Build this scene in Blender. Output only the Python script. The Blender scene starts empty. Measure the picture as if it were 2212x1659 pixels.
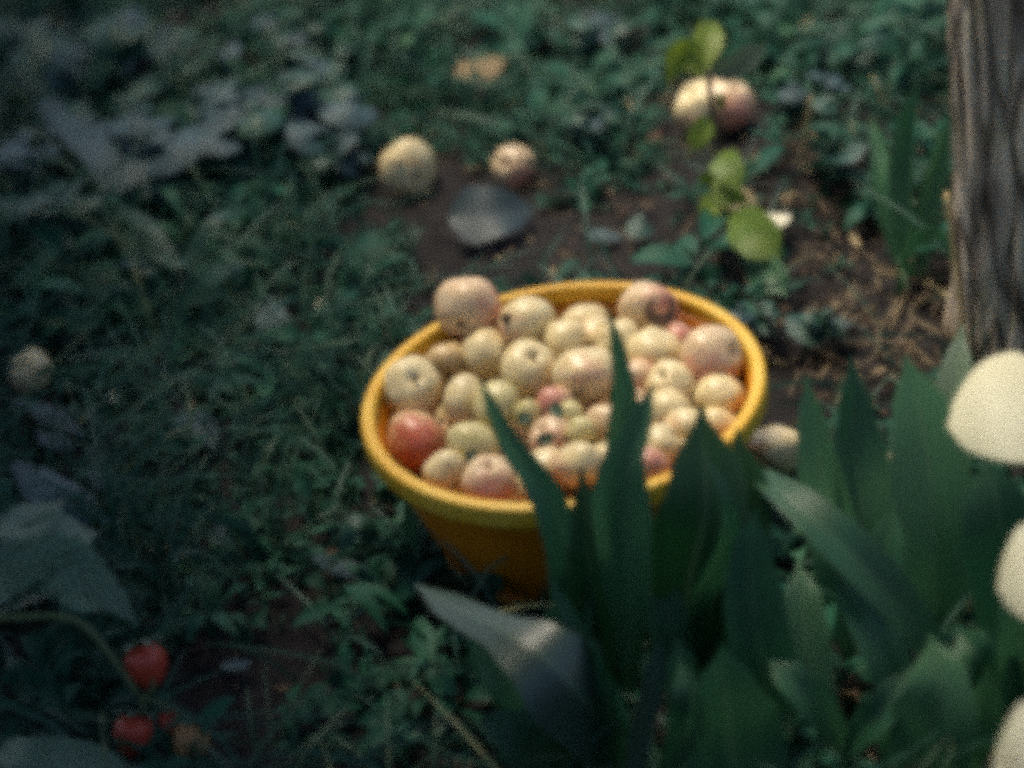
import bpy, bmesh, math, random
from mathutils import Vector, Matrix, noise
R = math.radians
rnd = random.Random(11)
SC = bpy.context.scene
COL = SC.collection

# ------------------------------------------------------------------ camera
PITCH, ROLL, DIST, FPX = R(33.0), R(9.5), 3.0, 7333.0     # FPX: focal length in pixels of a 2212 px wide frame
CW, CH = 2212.0, 1659.0
RIM_Z, RIM_R = 0.150, 0.18
F_ = Vector((0, math.cos(PITCH), -math.sin(PITCH)))
_r = Vector((1, 0, 0)); _u = _r.cross(F_)
R_ = (_r * math.cos(ROLL) - _u * math.sin(ROLL)).normalized()
U_ = (_u * math.cos(ROLL) + _r * math.sin(ROLL)).normalized()
_a, _b = (1215 - CW / 2) / FPX, -(848 - CH / 2) / FPX
CAM = Vector((0, 0, RIM_Z)) - (F_ + R_ * _a + U_ * _b) * DIST
cam_d = bpy.data.cameras.new("camera"); cam = bpy.data.objects.new("camera", cam_d); COL.objects.link(cam)
cam.matrix_world = Matrix.Translation(CAM) @ Matrix((R_, U_, -F_)).transposed().to_4x4()
cam_d.sensor_fit = 'HORIZONTAL'; cam_d.sensor_width = 36.0; cam_d.lens = 36.0 * FPX / CW
cam_d.clip_end = 400; cam_d.clip_start = 0.05
cam_d.dof.use_dof = True; cam_d.dof.focus_distance = 3.02; cam_d.dof.aperture_fstop = 2.3
SC.camera = cam

# ------------------------------------------------------------------ light
SUN_EL, SUN_AZ = R(64), R(-22)             # azimuth from +Y (away from the camera) towards +X
w = bpy.data.worlds.new("World"); SC.world = w; w.use_nodes = True
nt = w.node_tree; bg = nt.nodes["Background"]
sky = nt.nodes.new("ShaderNodeTexSky"); sky.sky_type = 'NISHITA'; sky.sun_disc = False
sky.sun_elevation = SUN_EL; sky.sun_rotation = SUN_AZ; sky.air_density = 1.0; sky.dust_density = 2.0
nt.links.new(sky.outputs[0], bg.inputs[0]); bg.inputs[1].default_value = 0.066
sd = bpy.data.lights.new("sun", 'SUN'); sd.energy = 3.5; sd.angle = R(24); sd.color = (1.0, 0.88, 0.71)
sun = bpy.data.objects.new("sun", sd); COL.objects.link(sun)
sdir = Vector((math.sin(SUN_AZ) * math.cos(SUN_EL), math.cos(SUN_AZ) * math.cos(SUN_EL), math.sin(SUN_EL)))
sun.rotation_euler = sdir.to_track_quat('Z', 'Y').to_euler(); sun.location = sdir * 6
SC.view_settings.view_transform = 'Standard'; SC.view_settings.look = 'None'
SC.view_settings.exposure = 1.5; SC.view_settings.gamma = 1.0; SC.view_settings.use_curve_mapping = False
SC.render.engine = 'CYCLES'
SC.cycles.pixel_filter_type = 'BLACKMAN_HARRIS'; SC.cycles.filter_width = 9.0   # soft small-gauge film
SC.cycles.use_adaptive_sampling = True; SC.cycles.adaptive_threshold = .035; SC.cycles.use_denoising = False      # the sampling noise is about the grain of the film
SC.cycles.max_bounces = 6; SC.cycles.diffuse_bounces = 3; SC.cycles.glossy_bounces = 2
SC.cycles.transparent_max_bounces = 4; SC.cycles.transmission_bounces = 2

# ------------------------------------------------------------------ helpers
def ray(px, py):
    return F_ + R_ * ((px - CW / 2) / FPX) + U_ * (-(py - CH / 2) / FPX)
def ground(x, y):
    return 0.012 * noise.noise(Vector((x * 2.3, y * 2.3, 0.3))) + 0.006 * noise.noise(Vector((x * 9, y * 9, 4.0)))
def P(px, py, z=0.0):                      # the point at height z seen along that line of sight
    d = ray(px, py); return CAM + d * ((z - CAM.z) / d.z)
def G(px, py):
    p = P(px, py, 0.0); p.z = ground(p.x, p.y); return p
def to_px(v):
    q = v - CAM; z = q.dot(F_); return (CW / 2 + q.dot(R_) / z * FPX, CH / 2 - q.dot(U_) / z * FPX)
M2 = DIST / FPX                            # metres per pixel near the basin
def tag(o, label=None, cat=None, group=None, kind=None):
    for k, v in (("label", label), ("category", cat), ("group", group), ("kind", kind)):
        if v: o[k] = v
    return o
def empty(name, loc, **k):
    o = bpy.data.objects.new(name, None); COL.objects.link(o); o.location = loc; o.empty_display_size = .02
    return tag(o, **k)
def link(name, me, mat, parent=None, smooth=True, loc=None):
    if isinstance(me, bmesh.types.BMesh):
        bm = me; me = bpy.data.meshes.new(name); bm.to_mesh(me); bm.free()
    if smooth and len(me.polygons):
        me.polygons.foreach_set("use_smooth", [True] * len(me.polygons))
    if mat and not me.materials: me.materials.append(mat)
    o = bpy.data.objects.new(name, me); COL.objects.link(o)
    if parent:
        o.parent = parent
        if loc is None: o.matrix_parent_inverse = Matrix.Translation(-parent.location) if parent.rotation_euler[:] == (0, 0, 0) else parent.matrix_basis.inverted()
    if loc is not None: o.location = loc
    return o
def catmull(pts, n):
    pts = [Vector(p) for p in pts]
    if len(pts) == 2: return [pts[0].lerp(pts[1], i / (n - 1)) for i in range(n)]
    q = [pts[0] * 2 - pts[1]] + pts + [pts[-1] * 2 - pts[-2]]; out = []
    for i in range(n):
        t = i / (n - 1) * (len(pts) - 1); k = min(int(t), len(pts) - 2); s = t - k
        a, b, c, d = q[k:k + 4]
        out.append(0.5 * ((2 * b) + (c - a) * s + (2 * a - 5 * b + 4 * c - d) * s * s + (3 * b - a - 3 * c + d) * s ** 3))
    return out
def interp(ws, t):
    k = t * (len(ws) - 1); i = min(int(k), len(ws) - 2); s = k - i
    s = s * s * (3 - 2 * s) if len(ws) > 3 else s
    return ws[i] * (1 - s) + ws[i + 1] * s
def blade(bm, pts, ws, fold=.25, twist=0.0, n=18, m=6, up=None, ripple=0.0, seed=0.0, curl=0.0, serr=0.0):
    """A leaf: a midrib through pts, half-widths ws, folded along the midrib."""
    uv = bm.loops.layers.uv.verify()
    c = catmull(pts, n); rows = []
    for i, p in enumerate(c):
        t = i / (n - 1)
        tan = (c[min(i + 1, n - 1)] - c[max(i - 1, 0)]).normalized()
        view = up if up is not None else (CAM - p).normalized()
        side = tan.cross(view)
        if side.length < 1e-4: side = R_.copy()
        side.normalize(); nor = side.cross(tan).normalized()
        a = twist * (t if twist > 9 else 1.0)
        side, nor = side * math.cos(a) + nor * math.sin(a), nor * math.cos(a) - side * math.sin(a)
        if nor.dot(view) < 0 and abs(twist) < 1.4: nor = -nor
        hw = max(interp(ws, t), 1e-4) * (1 - serr * ((t * 13) % 1.0)); row = []
        for j in range(m + 1):
            s = j / m * 2 - 1
            rp = ripple * hw * math.sin(t * 10 + seed + (1.3 if s > 0 else 0)) * abs(s) ** 1.5
            row.append(bm.verts.new(p + side * (s * hw) + nor * (fold * hw * abs(s) - curl * hw * s * s + rp)))
        rows.append(row)
    for i in range(n - 1):
        for j in range(m):
            f = bm.faces.new((rows[i][j], rows[i][j + 1], rows[i + 1][j + 1], rows[i + 1][j]))
            for l, (jj, ii) in zip(f.loops, ((j, i), (j + 1, i), (j + 1, i + 1), (j, i + 1))):
                l[uv].uv = (jj / m, ii / (n - 1))
    return bm
def tube(bm, pts, r0, r1, n=10, seg=6, raw=False):
    c = [Vector(p) for p in pts] if raw else catmull(pts, n); n = len(c); rows = []
    for i, p in enumerate(c):
        tan = (c[min(i + 1, n - 1)] - c[max(i - 1, 0)]).normalized()
        a = tan.cross(Vector((.31, .2, .93)));
        if a.length < 1e-3: a = Vector((1, 0, 0))
        a.normalize(); b = tan.cross(a); r = r0 + (r1 - r0) * i / (n - 1)
        rows.append([bm.verts.new(p + (a * math.cos(2 * math.pi * k / seg) + b * math.sin(2 * math.pi * k / seg)) * r) for k in range(seg)])
    for i in range(n - 1):
        for k in range(seg):
            bm.faces.new((rows[i][k], rows[i][(k + 1) % seg], rows[i + 1][(k + 1) % seg], rows[i + 1][k]))
    bm.faces.new(rows[0][::-1]); bm.faces.new(rows[-1])
    return bm
def lathe(prof, seg=96):
    bm = bmesh.new(); rows = []
    for r, z in prof:
        rows.append([bm.verts.new((r * math.cos(2 * math.pi * k / seg), r * math.sin(2 * math.pi * k / seg), z)) for k in range(seg)])
    for i in range(len(rows) - 1):
        for k in range(seg):
            bm.faces.new((rows[i][k], rows[i][(k + 1) % seg], rows[i + 1][(k + 1) % seg], rows[i + 1][k]))
    return bm

# ------------------------------------------------------------------ materials
def newmat(name):
    m = bpy.data.materials.new(name); m.use_nodes = True; nt = m.node_tree
    return m, nt, nt.nodes["Principled BSDF"], nt.nodes.new, nt.links.new
def ramp(nt, stops):
    r = nt.nodes.new("ShaderNodeValToRGB"); e = r.color_ramp.elements
    while len(e) < len(stops): e.new(.5)
    for x, (p, c) in zip(e, stops): x.position = p; x.color = (*c, 1)
    return r
def leafmat(name, stops, rough=.42, spec=.5, veins='parallel', island=False, transl=.18, vbump=.25, patch=.35, nscale=38):
    m, nt, bs, N, L = newmat(name)
    if island: src = N("ShaderNodeNewGeometry").outputs["Random Per Island"]
    else: src = N("ShaderNodeObjectInfo").outputs["Random"]
    tc = N("ShaderNodeTexCoord")
    nz = N("ShaderNodeTexNoise"); nz.inputs["Scale"].default_value = nscale; nz.inputs["Detail"].default_value = 4
    L(tc.outputs["Object"], nz.inputs["Vector"])
    mx = N("ShaderNodeMath"); mx.operation = 'MULTIPLY_ADD'; mx.inputs[1].default_value = patch
    ad = N("ShaderNodeMath"); ad.operation = 'MULTIPLY_ADD'; ad.inputs[1].default_value = 1 - patch * .5; ad.inputs[2].default_value = -patch * .25
    L(src, ad.inputs[0]); L(nz.outputs[0], mx.inputs[0]); L(ad.outputs[0], mx.inputs[2])
    rp = ramp(nt, stops); L(mx.outputs[0], rp.inputs[0])
    bs.inputs["Roughness"].default_value = rough; bs.inputs["Specular IOR Level"].default_value = spec
    col = rp.outputs[0]
    if veins:
        wv = N("ShaderNodeTexWave"); wv.inputs["Scale"].default_value = 6.5 if veins == 'parallel' else 3.0
        wv.inputs["Distortion"].default_value = 1.2; wv.inputs["Detail"].default_value = 2
        mp = N("ShaderNodeMapping"); L(tc.outputs["UV"], mp.inputs[0]); L(mp.outputs[0], wv.inputs[0])
        if veins == 'parallel': mp.inputs["Scale"].default_value = (1, .05, 1)
        else:
            # side veins rising from the midrib
            sx = N("ShaderNodeSeparateXYZ"); L(tc.outputs["UV"], sx.inputs[0])
            s5 = N("ShaderNodeMath"); s5.operation = 'SUBTRACT'; s5.inputs[1].default_value = .5; L(sx.outputs[0], s5.inputs[0])
            ab = N("ShaderNodeMath"); ab.operation = 'ABSOLUTE'; L(s5.outputs[0], ab.inputs[0])
            sb = N("ShaderNodeMath"); sb.operation = 'MULTIPLY_ADD'; sb.inputs[1].default_value = -.5; L(ab.outputs[0], sb.inputs[0]); L(sx.outputs[1], sb.inputs[2])
            cx = N("ShaderNodeCombineXYZ"); L(sb.outputs[0], cx.inputs[0]); L(cx.outputs[0], wv.inputs[0])
        if veins == 'parallel':
            sx = N("ShaderNodeSeparateXYZ"); L(tc.outputs["UV"], sx.inputs[0]); s5 = N("ShaderNodeMath"); s5.operation = 'SUBTRACT'; s5.inputs[1].default_value = .5; L(sx.outputs[0], s5.inputs[0])
            ab = N("ShaderNodeMath"); ab.operation = 'ABSOLUTE'; L(s5.outputs[0], ab.inputs[0]); rm = ramp(nt, [(0, (1, 1, 1)), (.045, (0, 0, 0)), (.47, (0, 0, 0)), (.5, (.7, .7, .7))]); L(ab.outputs[0], rm.inputs[0])
            f5 = N("ShaderNodeMath"); f5.operation = 'MULTIPLY'; f5.inputs[1].default_value = .45; L(rm.outputs[0], f5.inputs[0])
            mr_ = N("ShaderNodeMixRGB"); L(f5.outputs[0], mr_.inputs[0]); L(col, mr_.inputs[1]); mr_.inputs[2].default_value = (.16, .27, .14, 1); col = mr_.outputs[0]
        mc = N("ShaderNodeMixRGB"); mc.blend_type = 'MULTIPLY'; mc.inputs[0].default_value = .45
        L(col, mc.inputs[1]); L(wv.outputs[0], mc.inputs[2]); col = mc.outputs[0]
        bp = N("ShaderNodeBump"); bp.inputs["Strength"].default_value = vbump; bp.inputs["Distance"].default_value = .002
        L(wv.outputs[0], bp.inputs["Height"]); L(bp.outputs[0], bs.inputs["Normal"])
    L(col, bs.inputs["Base Color"])
    if transl:
        tr = N("ShaderNodeBsdfTranslucent"); L(col, tr.inputs[0]); ms = N("ShaderNodeMixShader"); ms.inputs[0].default_value = transl
        L(bs.outputs[0], ms.inputs[1]); L(tr.outputs[0], ms.inputs[2]); L(ms.outputs[0], nt.nodes["Material Output"].inputs[0])
    return m
def plain(name, c1, c2, scale=20, rough=.6, bump=.3, dist=.004, spec=.4, detail=6):
    m, nt, bs, N, L = newmat(name); tc = N("ShaderNodeTexCoord")
    nz = N("ShaderNodeTexNoise"); nz.inputs["Scale"].default_value = scale; nz.inputs["Detail"].default_value = detail
    L(tc.outputs["Object"], nz.inputs["Vector"]); rp = ramp(nt, [(.3, c1), (.7, c2)]); L(nz.outputs[0], rp.inputs[0])
    L(rp.outputs[0], bs.inputs["Base Color"]); bs.inputs["Roughness"].default_value = rough; bs.inputs["Specular IOR Level"].default_value = spec
    if bump:
        bp = N("ShaderNodeBump"); bp.inputs["Strength"].default_value = bump; bp.inputs["Distance"].default_value = dist
        L(nz.outputs[0], bp.inputs["Height"]); L(bp.outputs[0], bs.inputs["Normal"])
    return m
def applemat(name, base, base2, blush, amount, spots=.5):
    """Skin of one apple: ground colour mottled, a blush on its +X cheek, russet specks, a few bruises."""
    m, nt, bs, N, L = newmat(name); tc = N("ShaderNodeTexCoord"); oi = N("ShaderNodeObjectInfo")
    va = N("ShaderNodeVectorMath"); va.operation = 'ADD'; L(tc.outputs["Object"], va.inputs[0])
    sc = N("ShaderNodeVectorMath"); sc.operation = 'SCALE'; L(oi.outputs["Location"], sc.inputs[0]); sc.inputs[3].default_value = 40; L(sc.outputs[0], va.inputs[1])
    nz = N("ShaderNodeTexNoise"); nz.inputs["Scale"].default_value = 2.2; nz.inputs["Detail"].default_value = 5; L(va.outputs[0], nz.inputs["Vector"])
    rp = ramp(nt, [(.3, base), (.72, base2)]); L(nz.outputs[0], rp.inputs[0])
    sx = N("ShaderNodeSeparateXYZ"); L(tc.outputs["Object"], sx.inputs[0])
    n2 = N("ShaderNodeTexNoise"); n2.inputs["Scale"].default_value = 3.5; n2.inputs["Detail"].default_value = 6; L(va.outputs[0], n2.inputs["Vector"])
    ma = N("ShaderNodeMath"); ma.operation = 'MULTIPLY_ADD'; ma.inputs[1].default_value = .55; L(sx.outputs[0], ma.inputs[0]); L(n2.outputs[0], ma.inputs[2])
    mr = N("ShaderNodeMapRange"); mr.interpolation_type = 'SMOOTHSTEP'; mr.inputs[1].default_value = 1.05 - amount; mr.inputs[2].default_value = 1.6 - amount
    L(ma.outputs[0], mr.inputs[0])
    m1 = N("ShaderNodeMixRGB"); L(mr.outputs[0], m1.inputs[0]); L(rp.outputs[0], m1.inputs[1]); m1.inputs[2].default_value = (*blush, 1)
    n3 = N("ShaderNodeTexNoise"); n3.inputs["Scale"].default_value = 1.6; n3.inputs["Detail"].default_value = 3; L(va.outputs[0], n3.inputs["Vector"])
    r3 = ramp(nt, [(.66, (0, 0, 0)), (.74, (1, 1, 1))]); L(n3.outputs[0], r3.inputs[0])
    f3 = N("ShaderNodeMath"); f3.operation = 'MULTIPLY'; f3.inputs[1].default_value = spots; L(r3.outputs[0], f3.inputs[0])
    m2 = N("ShaderNodeMixRGB"); L(f3.outputs[0], m2.inputs[0]); L(m1.outputs[0], m2.inputs[1]); m2.inputs[2].default_value = (.2, .1, .04, 1)
    vo = N("ShaderNodeTexVoronoi"); vo.inputs["Scale"].default_value = 5.5; L(va.outputs[0], vo.inputs["Vector"])
    r4 = ramp(nt, [(.05, (1, 1, 1)), (.1, (0, 0, 0))]); L(vo.outputs["Distance"], r4.inputs[0])
    f4 = N("ShaderNodeMath"); f4.operation = 'MULTIPLY'; f4.inputs[1].default_value = .25; L(r4.outputs[0], f4.inputs[0])
    m3 = N("ShaderNodeMixRGB"); L(f4.outputs[0], m3.inputs[0]); L(m2.outputs[0], m3.inputs[1]); m3.inputs[2].default_value = (.16, .09, .04, 1)
    L(m3.outputs[0], bs.inputs["Base Color"]); bs.inputs["Roughness"].default_value = .36; bs.inputs["Specular IOR Level"].default_value = .5
    return m

CREAM = applemat("apple_cream", (.66, .51, .25), (.75, .64, .37), (.60, .33, .21), .30)
GREEN = applemat("apple_green", (.50, .43, .17), (.62, .54, .27), (.54, .32, .17), .10)
PINK = applemat("apple_pink", (.64, .44, .25), (.68, .52, .31), (.55, .23, .16), .48)
ROSE = applemat("apple_rose", (.64, .42, .25), (.68, .50, .30), (.52, .21, .15), .5)
RED = applemat("apple_red", (.66, .50, .25), (.62, .34, .18), (.50, .12, .065), .54, .2)
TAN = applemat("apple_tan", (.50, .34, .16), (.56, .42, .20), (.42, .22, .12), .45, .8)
YELLOW, nt, bs, N, L = newmat("yellow_plastic")
tc = N("ShaderNodeTexCoord"); nz = N("ShaderNodeTexNoise"); nz.inputs["Scale"].default_value = 14; nz.inputs["Detail"].default_value = 8; L(tc.outputs["Object"], nz.inputs["Vector"])
rp = ramp(nt, [(.3, (.47, .135, .002)), (.62, (.56, .185, .004))]); L(nz.outputs[0], rp.inputs[0]); L(rp.outputs[0], bs.inputs["Base Color"])
bs.inputs["Roughness"].default_value = .38; bs.inputs["Subsurface Weight"].default_value = 0.0
bp = N("ShaderNodeBump"); bp.inputs["Strength"].default_value = .08; bp.inputs["Distance"].default_value = .002; L(nz.outputs[0], bp.inputs["Height"]); L(bp.outputs[0], bs.inputs["Normal"])

BROAD = leafmat("broad_leaf", [(0, (.020, .10, .045)), (.5, (.045, .175, .075)), (1, (.085, .235, .095))], rough=.47, spec=.6, transl=.28)
DARKBROAD = leafmat("dark_broad_leaf", [(0, (.010, .062, .018)), (1, (.022, .095, .028))], rough=.5, spec=.45, transl=.2)
PALELEAF = leafmat("pale_broad_leaf", [(0, (.10, .17, .10)), (1, (.16, .22, .13))], rough=.45)
WEED = leafmat("weed_leaf", [(0, (.012, .070, .046)), (1, (.030, .115, .076))], rough=.5, spec=.5, veins='side')
GREY = leafmat("grey_leaf", [(0, (.036, .080, .092)), (1, (.064, .122, .130))], rough=.6, spec=.4, veins='side', transl=.05)
LIME = leafmat("lime_leaf", [(0, (.08, .19, .015)), (1, (.27, .36, .04))], patch=.9, nscale=60, rough=.5, veins='side', transl=.35)
SLATE = leafmat("slate_leaf", [(0, (.022, .050, .060)), (1, (.030, .062, .072))], rough=.55, spec=.5, veins="side", transl=.05, vbump=.12)
STRAWLEAF = leafmat("strawberry_leaf", [(0, (.10, .19, .12)), (1, (.16, .27, .17))], rough=.5, veins='side', vbump=.6)
DRY = leafmat("dry_leaf", [(0, (.28, .17, .07)), (.5, (.44, .32, .15)), (1, (.5, .4, .22))], rough=.7, veins='side')
DRYBROWN = leafmat("brown_leaf", [(0, (.06, .026, .012)), (1, (.16, .07, .03))], rough=.7, veins='side', island=True)
PETAL = plain("cream_petal", (.86, .80, .52), (.92, .88, .62), 12, .55, .05)
_n = PETAL.node_tree; _t = _n.nodes.new("ShaderNodeBsdfTranslucent"); _t.inputs[0].default_value = (.86, .80, .50, 1); _m = _n.nodes.new("ShaderNodeMixShader"); _m.inputs[0].default_value = .4
_n.links.new(_n.nodes["Principled BSDF"].outputs[0], _m.inputs[1]); _n.links.new(_t.outputs[0], _m.inputs[2]); _n.links.new(_m.outputs[0], _n.nodes["Material Output"].inputs[0])
PALEBIT = plain("pale_petal", (.62, .58, .40), (.74, .70, .52), 30, .6, .05)
STEM = plain("green_stem", (.05, .09, .03), (.10, .13, .05), 60, .5, .1)
DARKSTEM = plain("dark_stem", (.03, .025, .015), (.06, .05, .03), 60, .6, .1)
APPLESTEM = plain("apple_stem", (.05, .03, .015), (.09, .06, .03), 300, .8, .1)
ROT = plain("rotten_flesh", (.10, .055, .032), (.22, .135, .08), 90, .7, .4, .003)
STRAW = plain("straw", (.40, .31, .15), (.52, .42, .22), 60, .6, .1)
TWIG = plain("twig_bark", (.09, .065, .04), (.22, .17, .10), 80, .8, .3)
BERRY, nt, bs, N, L = newmat("strawberry_skin")
tc = N("ShaderNodeTexCoord"); vo = N("ShaderNodeTexVoronoi"); vo.inputs["Scale"].default_value = 6; L(tc.outputs["Object"], vo.inputs["Vector"])
rp = ramp(nt, [(.05, (.55, .30, .08)), (.14, (.58, .085, .04)), (.6, (.52, .06, .035))]); L(vo.outputs["Distance"], rp.inputs[0]); L(rp.outputs[0], bs.inputs["Base Color"])
bs.inputs["Roughness"].default_value = .4
BERRYPALE = plain("unripe_berry_skin", (.42, .16, .06), (.50, .32, .14), 30, .45, .1)

RIMMAT, nt, bs, N, L = newmat("lit_rim_plastic")          # same plastic as the body; its brighter lit look put into the colour
tc = N("ShaderNodeTexCoord"); nz = N("ShaderNodeTexNoise"); nz.inputs["Scale"].default_value = 22; nz.inputs["Detail"].default_value = 9; L(tc.outputs["Object"], nz.inputs["Vector"])
rp = ramp(nt, [(.3, (.60, .31, .012)), (.5, (.70, .40, .025)), (.75, (.72, .48, .07))]); L(nz.outputs[0], rp.inputs[0]); L(rp.outputs[0], bs.inputs["Base Color"]); bs.inputs["Roughness"].default_value = .5
# soil: dark crumbly loam
SOIL, nt, bs, N, L = newmat("soil")
tc = N("ShaderNodeTexCoord")
n1 = N("ShaderNodeTexNoise"); n1.inputs["Scale"].default_value = 3.0; n1.inputs["Detail"].default_value = 8; L(tc.outputs["Object"], n1.inputs["Vector"])
n2 = N("ShaderNodeTexNoise"); n2.inputs["Scale"].default_value = 60; n2.inputs["Detail"].default_value = 9; n2.inputs["Roughness"].default_value = .7; L(tc.outputs["Object"], n2.inputs["Vector"])
r1 = ramp(nt, [(.3, (.015, .0145, .016)), (.7, (.036, .034, .036))]); L(n1.outputs[0], r1.inputs[0])
r2 = ramp(nt, [(.3, (.35, .33, .32)), (.7, (1.35, 1.25, 1.2))]); L(n2.outputs[0], r2.inputs[0])
mm = N("ShaderNodeMixRGB"); mm.blend_type = 'MULTIPLY'; mm.inputs[0].default_value = 1; L(r1.outputs[0], mm.inputs[1]); L(r2.outputs[0], mm.inputs[2])
L(mm.outputs[0], bs.inputs["Base Color"]); bs.inputs["Roughness"].default_value = .9; bs.inputs["Specular IOR Level"].default_value = .25
bp = N("ShaderNodeBump"); bp.inputs["Strength"].default_value = .9; bp.inputs["Distance"].default_value = .012; L(n2.outputs[0], bp.inputs["Height"]); L(bp.outputs[0], bs.inputs["Normal"])

# bark
BARK, nt, bs, N, L = newmat("bark")
tc = N("ShaderNodeTexCoord"); mp = N("ShaderNodeMapping"); mp.inputs["Scale"].default_value = (1, 1, .17); L(tc.outputs["Object"], mp.inputs[0])
n1 = N("ShaderNodeTexNoise"); n1.inputs["Scale"].default_value = 48; n1.inputs["Detail"].default_value = 7; n1.inputs["Distortion"].default_value = .15; L(mp.outputs[0], n1.inputs["Vector"])
n2 = N("ShaderNodeTexNoise"); n2.inputs["Scale"].default_value = 26; n2.inputs["Detail"].default_value = 8; L(tc.outputs["Object"], n2.inputs["Vector"])
vo = N("ShaderNodeTexVoronoi"); vo.feature = 'DISTANCE_TO_EDGE'; vo.inputs["Scale"].default_value = 34; va = N("ShaderNodeVectorMath"); va.operation = 'MULTIPLY_ADD'
va.inputs[1].default_value = (.016, .016, .016); L(n1.outputs[1], va.inputs[0]); L(mp.outputs[0], va.inputs[2]); L(va.outputs[0], vo.inputs["Vector"])
rv = ramp(nt, [(.0, (.3, .27, .25)), (.12, (1, 1, 1))]); L(vo.outputs["Distance"], rv.inputs[0])
r1 = ramp(nt, [(.30, (.18, .14, .105)), (.45, (.50, .405, .31)), (.62, (.74, .63, .50))]); L(n1.outputs[0], r1.inputs[0])
r2 = ramp(nt, [(.5, (1, 1, 1)), (.75, (.66, .74, .52))]); L(n2.outputs[0], r2.inputs[0])
mm = N("ShaderNodeMixRGB"); mm.blend_type = 'MULTIPLY'; mm.inputs[0].default_value = .8; L(r1.outputs[0], mm.inputs[1]); L(r2.outputs[0], mm.inputs[2])
m5 = N("ShaderNodeMixRGB"); m5.blend_type = 'MULTIPLY'; m5.inputs[0].default_value = 1; L(mm.outputs[0], m5.inputs[1]); L(rv.outputs[0], m5.inputs[2])
L(m5.outputs[0], bs.inputs["Base Color"]); bs.inputs["Roughness"].default_value = .9
bp = N("ShaderNodeBump"); bp.inputs["Strength"].default_value = .9; bp.inputs["Distance"].default_value = .014; L(rv.outputs[0], bp.inputs["Height"]); L(bp.outputs[0], bs.inputs["Normal"])

# ------------------------------------------------------------------ ground
def make_ground():
    bm = bmesh.new()
    def axis(fine0, fine1, n, far):
        a = [fine0 + (fine1 - fine0) * i / n for i in range(n + 1)]
        return [-far, -12, -5, -3] + a + [3, 5, 12, far]
    xs, ys = axis(-1.6, 1.6, 150, 60), axis(-1.5, 2.2, 170, 60)
    g = [[bm.verts.new((x, y, ground(x, y) if abs(x) < 2 and abs(y) < 2.6 else -.01)) for x in xs] for y in ys]
    for j in range(len(ys) - 1):
        for i in range(len(xs) - 1): bm.faces.new((g[j][i], g[j][i + 1], g[j + 1][i + 1], g[j + 1][i]))
    tag(link("ground", bm, SOIL), kind="structure")
make_ground()

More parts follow.
